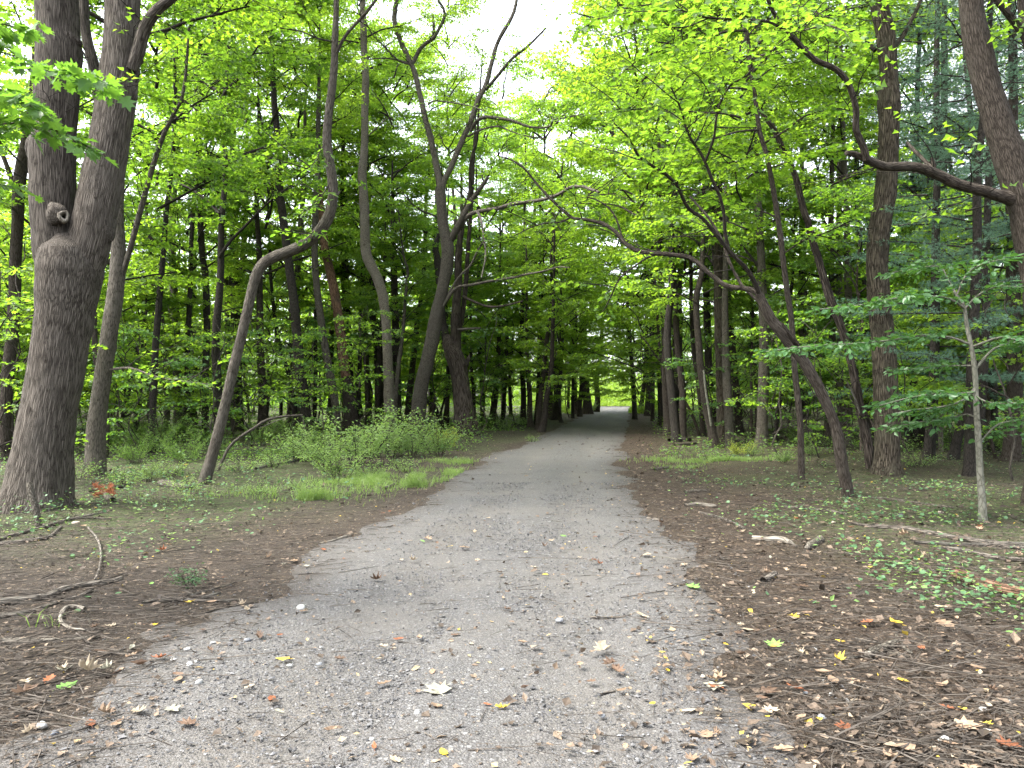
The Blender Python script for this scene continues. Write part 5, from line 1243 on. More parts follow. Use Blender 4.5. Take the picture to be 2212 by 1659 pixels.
# the far wood that reads as one mass
def far_wood():
    rng = np.random.default_rng(77); mb = MB(); n = 130000
    y = rng.uniform(84, 150, n); x = rng.uniform(-1.0, 1.05, n) * y
    z = rng.random(n) ** 1.5 * (20 + 5 * noise2(x, y, .06, 41))
    ok = (noise2(x, y + z * 1.3, .22, 42) + .7 * noise2(x + z, y, .5, 43) > -.25) & (np.hypot(x - 11.5, y - 98) > 17) & ~((np.abs(x - np.interp(y, [84, 100, 150], [11.3, 13.5, 19])) < 3.0) & (y < 100)) & (np.abs(y - 94.5) > 3)
    x, y, z = x[ok], y[ok], z[ok]; n = len(x)
    pos = np.column_stack([x, y, gz(x, y) + z + .1])
    d = rng.normal(0, 1, (n, 3)); d[:, 2] = d[:, 2] * .3 - .15
    nm = norm(np.array([0, 0, 1.]) + rng.normal(0, .5, (n, 3)))
    put_leaves(mb, pos, d, nm, rng.uniform(.35, .8, n), KITE, 0, np.clip(.5 + .5 * noise2(x, y, .15, 44) + rng.normal(0, .12, n), 0, 1), rng)
    mb.obj('far_wood', [M['maple_fresh']])['kind'] = 'stuff'
far_wood()

# ---------------------------------------------------------------- shrubs
def shrub_mesh(seed, H, R, ns, size, leafmat, tmpl=OVAL4, tl=.3):
    rng = np.random.default_rng(seed); mb = MB()
    for i in range(ns):
        a = rng.uniform(0, 6.28); r = R * rng.random() ** .6
        p0 = np.array([.3 * r * cos(a), .3 * r * sin(a), -.03])
        P = bough_curve(p0, a, rng.uniform(.9, 1.5), H * rng.uniform(.6, 1.25), rng, droop=rng.uniform(.2, .8), wob=.15)
        tube(mb, P, np.linspace(.007, .002, len(P)), sides=4, step=.25, lump=0, mat=1)
        s = spray(P, rng, tl, .06, .034, size, t0=.2, drop=.08, tilt=.8)
        put_leaves(mb, s[0], s[1], s[2], s[3], tmpl, 0, None, rng); sticks(mb, s[4], s[5], .0025, .002); sticks(mb, s[5], s[6], .002, .001)
    return mb.mesh('leafy_shrub', [M[leafmat], M['twig']])
SH = [shrub_mesh(401, 1.1, .8, 16, .06, 'shrub'), shrub_mesh(402, 1.5, .9, 18, .06, 'shrub_dark'), shrub_mesh(403, .8, .7, 14, .055, 'shrub'),
      shrub_mesh(404, 1.9, .9, 16, .07, 'shrub_dark'), shrub_mesh(405, .45, .35, 8, .05, 'shrub'), shrub_mesh(406, .7, .6, 12, .06, 'yellow'), shrub_mesh(407, .35, .3, 6, .055, 'ivy')]
# (px, py of the foot, which, scale, label)
SHRUBS = [
    (700, 1010, 0, 1.0, 'light green leafy shrub left of the pale scaly trunk foot'), (770, 1005, 0, 1.1, 'tallest light green shrub, right in front of the pale scaly trunk'),
    (835, 990, 2, 1.3, 'rounded light shrub hiding the foot of the pale scaly trunk'), (890, 985, 0, .9, 'light shrub before the black hollow foot'),
    (945, 985, 2, 1.1, 'light leafy shrub between the Y-forked and the gnarled trunk'), (965, 970, 5, .9, 'yellow-green shrub nearest the gnarled trunk foot'),
    (640, 1000, 2, 1.1, 'thin-leaved shrub left of the grey leaning trunk foot'), (590, 1010, 4, 1.6, 'small pale shrub below the slanting grey stick'),
    (735, 1035, 2, .9, 'low pale shrub with bare stems behind the roadside grass'), (800, 1030, 4, 1.5, 'low shrub at the left end of the roadside grass'),
    (870, 1020, 4, 1.5, 'low light shrub behind the middle of the roadside grass'), (560, 965, 3, .9, 'loose dark shrub right of the bent tree foot'),
    (620, 950, 1, 1.1, 'dark shrub in front of the black leaning trunk'), (690, 965, 1, .9, 'dark shrub by the grey leaning trunk'),
    (400, 1000, 1, 1.0, 'dark twiggy shrub just left of the bent tree'), (340, 985, 3, .9, 'tall wispy shrub midway between grey-green trunk and bent tree'),
    (290, 1000, 1, .9, 'wispy shrub right of the grey-green trunk'), (300, 950, 3, 1.1, 'wispy shrub standing over the low brown log'),
    (370, 950, 3, 1.2, 'big loose shrub under the smooth grey trunk'), (440, 960, 3, 1.0, 'dark shrub under the straight black pole'),
    (250, 975, 3, 1.0, 'dark shrub squeezed behind the grey-green trunk'), (320, 1040, 2, .9, 'pale low shrub in front of the wispy ones, left verge'),
    (270, 1050, 4, 1.4, 'small pale shrub behind the rusty dead sprig'), (370, 1030, 4, 1.5, 'small shrub behind the short flat log'),
    (400, 1060, 4, 1.1, 'small pale shrub beside the right end of the short flat log'), (170, 1035, 4, 1.3, 'small shrub between the twin-stemmed and grey-green trunks'),
    (520, 1020, 4, 1.6, 'small shrub right of the bent tree foot'), (480, 980, 2, 1.0, 'pale shrub against the bent tree trunk'),
    (660, 1075, 4, .9, 'grassy tuft-like shrub in the middle of the left verge'), (560, 1070, 4, .9, 'little pale shrub alone on the left verge'),
    (1090, 930, 2, 1.4, 'light shrub on the left path edge beyond the gnarled trunk'), (1130, 920, 0, 1.1, 'leafy shrub on the left path edge under the dark trunks'),
    (1160, 912, 2, 1.2, 'pale shrub where the left edge narrows'), (1240, 893, 2, 1.5, 'shrub on the left path edge far ahead'),
    (1050, 925, 1, 1.0, 'dark shrub right of the gnarled trunk'), (1275, 890, 0, 1.3, 'bright shrub before the clearing, left'),
    (1395, 893, 0, 1.4, 'bright shrub right of the far clearing'), (1420, 905, 2, 1.6, 'pale shrub on the right path edge far ahead'),
    (1460, 915, 1, 1.1, 'dark shrub at the right path edge left of the clump'), (1495, 925, 2, 1.1, 'light low shrub just left of the clump'),
    (1600, 985, 5, 1.0, 'yellow-green shrub right of the clump feet'), (1625, 985, 2, .8, 'green shrub behind the yellow-green one, right side'),
    (1690, 1000, 2, .8, 'light shrub left of the slim young trunk'), (1755, 985, 2, .9, 'light shrub between the slim young and leaning arched trunks'),
    (1775, 965, 4, 1.8, 'pale shrub behind the leaning arched trunk'), (1860, 970, 4, 1.6, 'small shrub left of the ridged oak'), (1950, 975, 4, 1.6, 'small shrub right of the ridged oak'),
    (1720, 960, 1, .9, 'dark shrub behind the slim young trunk'), (2040, 960, 1, .8, 'dark shrub between the two right-hand pine trunks'), (2170, 975, 1, .9, 'dark shrub right of the pale smooth sapling'),
    (410, 1268, 6, .75, 'small bushy seedling above the dark forked stick, left verge'), (1150, 955, 4, 1.0, 'small shrub at the left path edge bend'),
    (100, 1010, 1, .9, 'dark shrub behind the massive twin trunk'), (1985, 1010, 4, 1.2, 'small shrub in front of the tapering pine'),
]
for px, py, k, s, lab in SHRUBS:
    s = s * (.72 + .35 * ((px * 13 + py * 7) % 10) / 10) * (1.45 if 630 < px < 1000 and k in (0, 2, 5) else .85)
    g = ground_at(px, py)
    o = linked('shrub' if k != 6 else 'seedling', SH[k], None, g - [0, 0, .02], (0, 0, (px * 7.3) % 6.28), (s, s, s))
    tag(o, lab, 'shrub' if k != 6 else 'seedling', 'shrubs in the undergrowth' if k != 6 else None)
def understory_mass():
    """knee-high growth deeper in the wood, which nobody could count"""
    rng = np.random.default_rng(88); mb = MB(); n = 80000
    y = 20 + 62 * rng.random(n) ** 1.3; x = rng.uniform(-.95, .95, n) * y
    d = x - road_x(y)
    ok = (np.abs(d) > 2.6 + .02 * y) & (noise2(x, y, .35, 51) + .5 * noise2(x, y, 1.3, 52) > .02 + .12 * (d > 0))
    x, y = x[ok], y[ok]; n = len(x)
    hmax = np.clip(.75 + 1.2 * noise2(x, y, .3, 53) + .9 * noise2(x, y, 1.1, 54), .1, 2.0) * np.where(x > road_x(y), .6, 1.0)
    z = hmax * rng.random(n)
    pos = np.column_stack([x, y, gz(x, y) + z])
    dd = rng.normal(0, 1, (n, 3)); dd[:, 2] *= .3
    put_leaves(mb, pos, dd, norm(np.array([0, 0, 1.]) + rng.normal(0, .5, (n, 3))), .05 + .0022 * y * rng.uniform(.7, 1.3, n), OVAL4, 0, None, rng)
    m = int(n * .06); i = rng.choice(n, m, False); b = pos[i].copy(); b[:, 2] = gz(b[:, 0], b[:, 1]) - .02; t = pos[i] + rng.normal(0, .15, (m, 3))
    sticks(mb, b, t, .006, .003)
    mb.obj('undergrowth', [M['shrub_dark'], M['twig']])['kind'] = 'stuff'
understory_mass()
def meadow():
    rng = np.random.default_rng(89); mb = MB(); n = 26000
    y = rng.uniform(66, 118, n); x = np.where(y < 92, road_x(y) + np.where(rng.random(n) < .5, -1, 1) * (2.0 + np.abs(rng.normal(0, 2.6, n))), 12.5 + rng.normal(0, 6.0, n))
    d = np.abs(x - road_x(y))
    ok = ((d > 1.95) | (y > 97)) & (np.abs(y - 94.5) > 2.0)
    x, y = x[ok], y[ok]; n = len(x)
    h = np.where(y > 96, 1.2 + .22 * (y - 96), .5 + .9 * sstep(2.2, 4.5, d[ok])) * (.6 + .5 * noise2(x, y, .4, 55))
    pos = np.column_stack([x, y, gz(x, y) + np.maximum(h, .1) * rng.random(n)])
    dd = rng.normal(0, 1, (n, 3)); dd[:, 2] = np.abs(dd[:, 2])
    put_leaves(mb, pos, dd, norm(np.array([0, 0, 1.]) + rng.normal(0, .5, (n, 3))), rng.uniform(.12, .3, n), OVAL4, 0, None, rng)
    n = 16000; y = rng.uniform(103, 122, n); x = 13.5 + rng.normal(0, 9, n); h = 3.2 + .16 * (y - 103) + 1.2 * noise2(x, y, .3, 56)
    pos = np.column_stack([x, y, gz(x, y) + h * rng.random(n)]); dd = rng.normal(0, 1, (n, 3))
    put_leaves(mb, pos, dd, norm(np.array([0, -.3, 1.]) + rng.normal(0, .5, (n, 3))), rng.uniform(.25, .5, n), OVAL4, 0, None, rng)
    mb.obj('meadow_growth', [M['meadow']])['kind'] = 'stuff'
meadow()

# ---------------------------------------------------------------- floor: litter, twigs, gravel, grass, ground cover
def sample_floor(n, rng, y0=2.6, y1=30, p=2.2):
    y = y0 * (y1 / y0) ** (rng.random(n) ** (1 / 1.0))
    x = rng.uniform(-.8, .8, n) * y
    return x, y
def litter():
    rng = np.random.default_rng(61); mb = MB()
    x, y = sample_floor(60000, rng, 2.6, 45)
    d = np.abs(x - road_x(y))
    pr = np.where(d < 1.3, .16, np.where(d < 1.8, .5, 1.0)) * np.where((x > road_x(y)), 1.0, .85)
    ok = rng.random(len(x)) < pr; x, y, d = x[ok], y[ok], d[ok]; n = len(x)
    sz = np.exp(rng.normal(np.where(x > road_x(y), -3.8, -4.05), .5, n)) * (1 + .035 * y); sz = np.clip(sz, .01, .12)
    tint = np.clip(rng.beta(1.5, 2.2, n) + .12 * (d < 1.8), 0, .95); tint[rng.random(n) < .012] = 1.0
    pos = np.column_stack([x, y, gz(x, y) + .02 + .012 * rng.random(n)])
    dd = rng.normal(0, 1, (n, 3)); dd[:, 2] *= .25
    nm = norm(np.array([0, 0, 1.]) + rng.normal(0, .33, (n, 3)))
    h = n // 2
    put_leaves(mb, pos[:h], dd[:h], nm[:h], sz[:h], KITE, 0, tint[:h], rng); put_leaves(mb, pos[h:], dd[h:], nm[h:], sz[h:], OVAL4, 0, tint[h:], rng)
    mb.obj('leaf_litter', [M['litter']])['kind'] = 'stuff'
    mb = MB(); x, y = sample_floor(34000, rng, 2.6, 30)
    d = np.abs(x - road_x(y)); ok = rng.random(len(x)) < np.where(d < 1.4, .05, np.where(d < 1.9, .35, 1.0)); x, y = x[ok], y[ok]; n = len(x)
    L = np.exp(rng.normal(-2.0, .6, n)); L = np.clip(L, .04, .7); a = rng.uniform(0, 2 * pi, n); a = np.where(rng.random(n) < .5, rng.normal(.2, .5, n), a)
    A = np.column_stack([x, y, gz(x, y) + .02 + .02 * rng.random(n)]); B = A + np.column_stack([np.cos(a) * L, np.sin(a) * L, rng.normal(0, .03, n) * L])
    B[:, 2] = np.maximum(B[:, 2], gz(B[:, 0], B[:, 1]) + .008)
    r = np.clip(.0012 + .012 * L * rng.random(n), .0012, .005)
    sticks(mb, A, B, r, r * .5, 0)
    mb.obj('twig_litter', [M['litter_twig']])['kind'] = 'stuff'
litter()
def gravel():
    rng = np.random.default_rng(62); mb = MB(); n = 60000
    y = 2.5 * (15 / 2.5) ** rng.random(n); x = road_x(y) + rng.normal(0, 1.05, n).clip(-2.3, 2.3)
    d = np.abs(x - road_x(y))
    ok = (rng.random(n) < np.where(d < 1.75, 1, .3)) & (noise2(x, y, .9, 63) + .6 * noise2(x, y, 2.5, 64) + rng.normal(0, .35, n) > -.1)
    x, y = x[ok], y[ok]; n = len(x)
    s = np.clip(np.exp(rng.normal(-5.25, .42, n)), .0025, .02) * (1 + .03 * y)
    oct_ = np.array([[1, 0, 0], [0, 1, 0], [-1, 0, 0], [0, -1, 0], [0, 0, 1], [0, 0, -1.]]); tri = np.array([[0, 1, 4], [1, 2, 4], [2, 3, 4], [3, 0, 4], [1, 0, 5], [2, 1, 5], [3, 2, 5], [0, 3, 5]])
    V = oct_[None] * rng.uniform(.55, 1.25, (n, 6, 1)) * s[:, None, None] * np.array([1.1, .8, .55])
    V = V + rng.normal(0, .15, (n, 6, 3)) * s[:, None, None]
    a = rng.uniform(0, 2 * pi, n); ca, sa = np.cos(a)[:, None], np.sin(a)[:, None]
    V = np.stack([V[..., 0] * ca - V[..., 1] * sa, V[..., 0] * sa + V[..., 1] * ca, V[..., 2]], 2)
    V = V + np.column_stack([x, y, gz(x, y) + .012 + s * .2])[:, None]
    mb.add(V.reshape(-1, 3), (np.arange(n)[:, None, None] * 6 + tri[None]).reshape(-1, 3), 0, None, np.repeat(np.clip(rng.beta(2, 2.2, n), 0, 1), 6))
    mb.obj('loose_gravel', [M['gravel_stone']])['kind'] = 'stuff'
gravel()
def plants():
    rng = np.random.default_rng(64); mb = MB()
    # round-leaved ground cover and small herbs
    x, y = sample_floor(70000, rng, 3.2, 34); dd_ = x - road_x(y)
    den = np.where(dd_ < 0, sstep(2.3, 4.5, -dd_) * (.22 + .78 * sstep(7.5, 13, y)), sstep(2.0, 4.0, dd_) * sstep(4.0, 6.5, y) * .75)
    cl = sstep(-.25, .6, noise2(x, y, .8, 65) + .5 * noise2(x, y, 2.4, 66))
    ok = rng.random(len(x)) < den * cl; x, y, dd_ = x[ok], y[ok], dd_[ok]; n = len(x)
    z = (.02 + .09 * rng.random(n)) * np.where(dd_ < 0, 1 + 1.2 * sstep(8, 14, y), 1.0) * (1 + rng.random(n))
    pos = np.column_stack([x, y, gz(x, y) + z])
    d = rng.normal(0, 1, (n, 3)); d[:, 2] *= .2; nm = norm(np.array([0, 0, 1.]) + rng.normal(0, .35, (n, 3)))
    sz = rng.uniform(.018, .05, n) * (1 + .02 * y); h = int(n * .6)
    put_leaves(mb, pos[:h], d[:h], nm[:h], sz[:h], ROUND, 0, None, rng); put_leaves(mb, pos[h:], d[h:], nm[h:], sz[h:] * 1.2, OVAL4, 1, None, rng)
    b = pos[::3].copy(); b[:, 2] = gz(b[:, 0], b[:, 1]); b[:, :2] += rng.normal(0, .02, (len(b), 2)); sticks(mb, b, pos[::3], .0012, .0008, 2)
    mb.obj('ground_cover', [M['ivy'], M['shrub'], M['twig']])['kind'] = 'stuff'
    # grass
    mb = MB(); C = [(ground_at(px, py), r, n, h) for px, py, r, n, h in ((860, 1035, .8, 2600, .12), (940, 1025, .8, 2600, .11), (790, 1045, .6, 1500, .1), (1000, 1000, .7, 1200, .1), (672, 1082, .16, 420, .22), (893, 1052, .12, 250, .2),
         (1500, 995, .7, 1500, .09), (1560, 995, .8, 1800, .1), (1470, 1010, .6, 600, .07), (700, 1060, .7, 900, .09), (600, 1075, .8, 900, .08), (1290, 888, 2.0, 1500, .3), (1390, 890, 2.5, 1500, .3), (118, 1348, .1, 60, .12))]
    for c, r, n, h in C:
        q = rng.normal(0, .62, (n, 2)) * r * np.array([1.7, 1.0]); x = c[0] + q[:, 0]; y = c[1] + q[:, 1]
        ok = (np.abs(x - road_x(y)) > 1.8) & (noise2(x, y, 1.6, 71) + .6 * noise2(x, y, 4.0, 72) > -.05); x, y = x[ok], y[ok]; n = len(x)
        b = np.column_stack([x, y, gz(x, y)]); hh = h * rng.uniform(.4, 1.5, n); w = .0035 * (1 + .05 * c[1])
        a = rng.uniform(0, 2 * pi, n); u = np.column_stack([np.cos(a), np.sin(a), 0 * a]) * w; ln = rng.normal(0, .45, (n, 2))
        m = b + np.column_stack([ln * hh[:, None] * .35, hh * .62]); t = b + np.column_stack([ln * hh[:, None] * 1.1, hh * .95])
        V = np.stack([b - u, b + u, m + u * .8, m - u * .8, t], 1).reshape(-1, 3); k = np.arange(n)[:, None] * 5; tt = np.repeat(rng.random(n), 5)
        f = np.concatenate([k + np.array([[0, 1, 2]]), k + np.array([[0, 2, 3]]), k + np.array([[3, 2, 4]])])
        mb.add(V, f, 0, None, tt)
    mb.obj('grass', [M['grass']])['kind'] = 'stuff'
plants()

# ---------------------------------------------------------------- fallen branches, logs and sticks, one by one
def fallen(name, label, cat, bark, pts, up=0.0, sides=9, lump=.12, forks=(), group=None, ends=None):
    W = []; R = []
    for px, py, r in pts:
        p = ground_at(px, py); rr = r / F * p[1]; p[2] += rr * .72 + up
        W.append(p); R.append(rr * 1.2)
    W = np.array(W); R = np.array(R); g = W[0].copy(); mb = MB()
    tube(mb, W - g, R, sides=sides, step=.08 + .004 * g[1], lump=lump, seed=int(pts[0][0]) + 3)
    if not forks and not ends:
        o = mb.obj(name, [M[bark]]); o.location = g; return tag(o, label, cat, group)
    root = empty(name, g, label, cat, group)
    mb.obj('stem', [M[bark]], root)
    for fp in forks:
        V = []; Q = []
        for px, py, r in fp:
            p = ground_at(px, py); rr = r / F * p[1]; p[2] += rr * .8 + up + .01; V.append(p - g); Q.append(rr)
        m2 = MB(); tube(m2, np.array(V), np.array(Q), sides=6, step=.08, lump=lump, seed=int(fp[0][0])); m2.obj('side_branch', [M[bark]], root)
    if ends:
        d = norm(W[0] - W[1]) if ends == 'start' else norm(W[-1] - W[-2]); c = (W[0] if ends == 'start' else W[-1]) - g; rr = R[0] if ends == 'start' else R[-1]
        m2 = MB(); tube(m2, np.array([c - d * rr * .3, c + d * rr * .55, c + d * rr * 1.1]), np.array([rr * .93, rr * .75, rr * .25]), sides=8, step=.02, lump=.25, seed=9)
        m2.obj('broken_end', [M['dead_wood']], root)
    return root
GB = 'fallen sticks and branches'
fallen('fallen_branch', 'thick dark lichen-spotted branch at the left edge of the verge', 'branch', 'stick', [(-30, 1311, 8), (0, 1308, 8), (67, 1300, 7.5), (100, 1294, 7), (133, 1280, 7), (165, 1272, 6), (200, 1266, 6), (235, 1261, 5.5), (262, 1253, 5)], group=GB)
fallen('fallen_branch', 'thinner dark branch lying parallel below the thick lichen-spotted one', 'branch', 'stick', [(-30, 1340, 5.5), (0, 1336, 5.5), (57, 1328, 5), (95, 1315, 4.5), (133, 1303, 4), (170, 1292, 4), (200, 1277, 3.5)], group=GB)
fallen('fallen_stick', 'pale stick curved like a hook on the left verge', 'stick', 'dead_wood', [(184, 1322, 4), (168, 1318, 4), (150, 1317, 4), (137, 1324, 4), (131, 1337, 3.8), (131, 1350, 3.5), (143, 1357, 3), (157, 1364, 2.8), (185, 1366, 2.5)], up=.012, group=GB)
fallen('fallen_stick', 'dark stick trailing right from the pale hook-curved one', 'stick', 'stick', [(157, 1361, 3), (190, 1363, 3), (222, 1359, 3)], group=GB)
fallen('fallen_branch', 'long brown branch rising right past the twin trunk foot', 'branch', 'stick', [(-30, 1175, 4), (0, 1168, 4), (45, 1155, 4), (93, 1142, 4), (130, 1130, 3.5), (160, 1122, 3), (200, 1114, 2.5), (240, 1104, 2)], forks=[[(150, 1125, 2.5), (190, 1122, 2), (240, 1124, 1.5)]], group=GB)
fallen('fallen_branch', 'forked brown branch just below the long brown one', 'branch', 'stick', [(-20, 1178, 4), (30, 1175, 4), (83, 1168, 4), (105, 1163, 3.5), (119, 1153, 3.5), (132, 1140, 3)], group=GB)
fallen('fallen_stick', 'upper of two straight pale sticks at the lower left', 'stick', 'dead_wood', [(-20, 1384, 3), (50, 1383, 3), (100, 1379, 3), (130, 1384, 2)], group=GB)
fallen('fallen_stick', 'lower longer one of two straight pale sticks at the lower left', 'stick', 'dead_wood', [(5, 1393, 4), (60, 1387, 4), (120, 1386, 3.5), (180, 1382, 3), (222, 1378, 2.5)], group=GB)
fallen('fallen_branch', 'dark forked branch on the left verge below the bushy seedling', 'branch', 'stick', [(307, 1306, 3.5), (335, 1301, 4), (360, 1299, 4), (397, 1298, 4)], forks=[[(397, 1298, 3), (425, 1304, 3), (450, 1303, 2.5), (490, 1302, 2.5), (528, 1299, 2)], [(405, 1290, 2.5), (440, 1283, 2.5), (480, 1272, 2.2), (512, 1260, 1.5)], [(435, 1300, 4), (458, 1292, 4), (476, 1287, 3.5)]], group=GB)
fallen('fallen_stick', 'long thin stick crossing from the left corner onto the gravel', 'stick', 'stick', [(0, 1560, 3), (60, 1545, 3), (120, 1528, 3), (180, 1510, 2.5), (235, 1500, 2)], group=GB)
fallen('fallen_stick', 'reddish stick above the long thin corner one', 'stick', 'bark_rust', [(-10, 1572, 3), (40, 1550, 3), (75, 1530, 2.5), (100, 1508, 2)], group=GB)
fallen('fallen_stick', 'short brown stick on the left edge of the gravel', 'stick', 'bark_rust', [(230, 1466, 2.5), (250, 1455, 2.5), (270, 1445, 2)], group=GB)
fallen('fallen_stick', 'slender stick lying along the left gravel edge', 'stick', 'stick', [(430, 1330, 2), (470, 1318, 2), (520, 1308, 2), (555, 1303, 1.5)], group=GB)
fallen('fallen_stick', 'thin bent stem standing up from the leaf litter, left verge', 'stick', 'stick', [(205, 1262, 2), (213, 1240, 2), (218, 1210, 2), (212, 1175, 2), (190, 1145, 1.5)], up=.03, group=GB)
fallen('fallen_stick', 'pale twisted stick below the left verge plants', 'stick', 'dead_wood', [(690, 1176, 2.5), (715, 1172, 3), (738, 1164, 3), (757, 1158, 2)], group=GB)
fallen('fallen_log', 'short flat log left of the bent tree foot', 'log', 'bark_grey', [(347, 1049, 7), (370, 1052, 7), (390, 1056, 6), (412, 1057, 5)], lump=.2, group=GB, ends='start')
fallen('fallen_branch', 'short branch with a white broken end near the rusty sprig', 'branch', 'bark_pale', [(243, 1084, 5), (232, 1078, 5.5), (222, 1070, 6)], ends='end', group=GB)
fallen('fallen_log', 'dark log lying behind the rusty dead sprig', 'log', 'bark_brown', [(195, 1064, 3.5), (225, 1060, 4), (258, 1055, 4), (275, 1050, 3)], group=GB)
fallen('fallen_log', 'cut brown log among the wispy shrubs on the left', 'log', 'bark_pale', [(292, 924, 7), (310, 922, 8), (326, 924, 8)], group=GB, ends='end')
fallen('fallen_log', 'long pale log lying deep in the left wood behind the twin trunk', 'log', 'bark_pale', [(-40, 908, 7), (40, 906, 7), (130, 903, 6.5), (200, 903, 6), (240, 900, 5)], group=GB)
fallen('fallen_branch', 'grey branch on the verge in front of the left shrubs', 'branch', 'stick', [(553, 1015, 3), (600, 1005, 3), (650, 996, 3), (700, 991, 2.5)], group=GB)
fallen('fallen_stick', 'stick beside the roadside grass, left verge', 'stick', 'stick', [(738, 1039, 2.5), (775, 1043, 2.5), (803, 1046, 2), (850, 1045, 2)], group=GB)
fallen('fallen_stick', 'dark stick slanting up at the roadside grass', 'stick', 'stick', [(830, 1057, 3), (850, 1050, 3), (867, 1040, 2)], group=GB)
# a stick propped in the left wood and a broken stub before the big trunk
def propped(name, label, bark, pts, Y0, Y1, cat='stick', group=None):
    n = len(pts); W = np.array([at(p[0], p[1], Y0 + (Y1 - Y0) * k / (n - 1)) for k, p in enumerate(pts)]); R = np.array([p[2] / F * q[1] for p, q in zip(pts, W)])
    W[0, 2] = gz1(W[0, 0], W[0, 1]) - .03
    g = W[0].copy(); mb = MB(); tube(mb, W - g, R, sides=9, step=.12, lump=.12, seed=int(pts[0][0]))
    o = mb.obj(name, [M[bark]]); o.location = g; return tag(o, label, cat, group)
propped('dead_stub', 'knee-high broken stub leaning before the twin trunk', 'bark_pale', [(85, 1140, 7.5), (80, 1110, 7), (72, 1080, 6.5), (65, 1055, 6.5), (63, 1043, 5)], 9.7, 9.75, 'stub')
propped('fallen_branch', 'long grey branch slanting up right of the bent tree', 'bark_grey', [(470, 990, 3), (500, 960, 3), (553, 922, 3), (575, 908, 2.8), (610, 900, 2.5), (653, 897, 2)], 17.5, 19, 'branch', GB)
propped('fallen_branch', 'bare forked twig arching over the left shrubs', 'dead_wood', [(664, 935, .9), (655, 905, .9), (640, 898, .9), (600, 908, .8), (560, 925, .6)], 22, 21, 'branch', GB)
propped('fallen_log', 'dark trunk leaning down between Y-forked and gnarled trees', 'bark_dark', [(958, 898, 5), (940, 882, 5), (921, 866, 4.5), (905, 850, 4)], 42, 41, 'log', GB)
propped('fallen_branch', 'dead stem leaning against the ridged oak, right side', 'bark_dark', [(1890, 945, 3), (1872, 915, 3), (1850, 880, 2.5), (1832, 850, 2)], 20, 20.5, 'branch', GB)
# right
fallen('fallen_log', 'rough brown log at the right edge of the picture, splintered upper end', 'log', 'bark_rust', [(2060, 1246, 9), (2078, 1252, 11), (2100, 1262, 11.5), (2130, 1274, 12), (2165, 1285, 12.5), (2230, 1297, 13)], ends='start', lump=.15, group=GB, sides=12)
fallen('fallen_branch', 'longest dark pole on the right floor under the pale sapling', 'branch', 'stick', [(1836, 1132, 3), (1880, 1139, 3.5), (1942, 1143, 4.5), (2000, 1154, 5), (2050, 1163, 5), (2100, 1170, 5), (2160, 1177, 4.5), (2230, 1180, 4.5)], group=GB)
fallen('fallen_branch', 'dark pole just below the longest one, right floor', 'branch', 'stick', [(1976, 1174, 3), (2020, 1176, 4), (2060, 1180, 4), (2110, 1180, 4), (2160, 1182, 4), (2230, 1189, 4)], group=GB)
fallen('fallen_branch', 'third pole down, curving right into the frame edge', 'branch', 'stick', [(2025, 1186, 3), (2070, 1190, 4), (2110, 1198, 4.5), (2150, 1208, 4.5), (2230, 1214, 4)], group=GB)
fallen('fallen_branch', 'stout cut branch with crossed sticks on the right verge', 'branch', 'bark_pale', [(1876, 1419, 8), (1895, 1411, 8.5), (1918, 1402, 8), (1940, 1391, 7)], forks=[[(1936, 1377, 3), (1945, 1392, 3.5), (1956, 1408, 3.5), (1972, 1417, 2.5)], [(1918, 1417, 4), (1940, 1421, 4), (1964, 1425, 3)]], ends='start', group=GB)
fallen('fallen_stick', 'long bent twig by a curled tan leaf, lower right', 'stick', 'stick', [(1796, 1464, 2.5), (1808, 1476, 2.8), (1814, 1492, 3), (1832, 1522, 3), (1856, 1551, 2.8), (1895, 1570, 2.5), (1938, 1585, 2)], group=GB)
fallen('fallen_log', 'rotten pale log with a jagged end, right verge', 'log', 'dead_wood', [(1625, 1167, 5), (1655, 1169, 6), (1690, 1170, 6), (1706, 1176, 4)], lump=.25, group=GB, forks=[[(1696, 1170, 4), (1708, 1176, 4), (1720, 1184, 2)]])
fallen('fallen_log', 'short lichen-pale log beside the rotten jagged one', 'log', 'bark_pale', [(1744, 1187, 6), (1756, 1180, 7), (1773, 1170, 7)], ends='start', lump=.2, group=GB)
fallen('fallen_log', 'dark stump-like log piece at the bend of the right verge', 'log', 'stick', [(1648, 1258, 6), (1662, 1252, 6), (1674, 1244, 6)], lump=.2, group=GB)
fallen('fallen_branch', 'long knobbly stick on the right verge below the arched tree', 'branch', 'stick', [(1510, 1108, 2), (1540, 1116, 2.8), (1570, 1126, 3), (1592, 1136, 3), (1608, 1144, 2.5)], group=GB)
fallen('fallen_stick', 'short thick dark stick lying on the right path edge', 'stick', 'stick', [(1413, 1017, 2.8), (1428, 1014, 3), (1444, 1012, 2.8)], group=GB)
fallen('fallen_stick', 'short stout stick on the leaf-strewn right edge below the dark one', 'stick', 'stick', [(1398, 1122, 3), (1412, 1124, 3.2), (1426, 1126, 3)], group=GB)
fallen('fallen_log', 'black log lying left of the clump of trunks', 'log', 'bark_dark', [(1446, 953, 3.5), (1466, 952, 4), (1490, 953, 4)], group=GB)
fallen('fallen_log', 'grey log just below the black one, left of the clump', 'log', 'bark_pale', [(1456, 962, 2.5), (1480, 962, 3), (1503, 959, 2.5)], group=GB)
fallen('fallen_branch', 'pale branch on the right verge, farther of two alike', 'branch', 'bark_pale', [(1479, 1064, 2.5), (1505, 1063, 3), (1532, 1062, 2.5)], group=GB)
fallen('fallen_branch', 'pale peeling branch on the right verge, nearer of two alike', 'branch', 'dead_wood', [(1479, 1094, 3), (1505, 1092, 4), (1530, 1095, 4), (1548, 1096, 3)], group=GB)
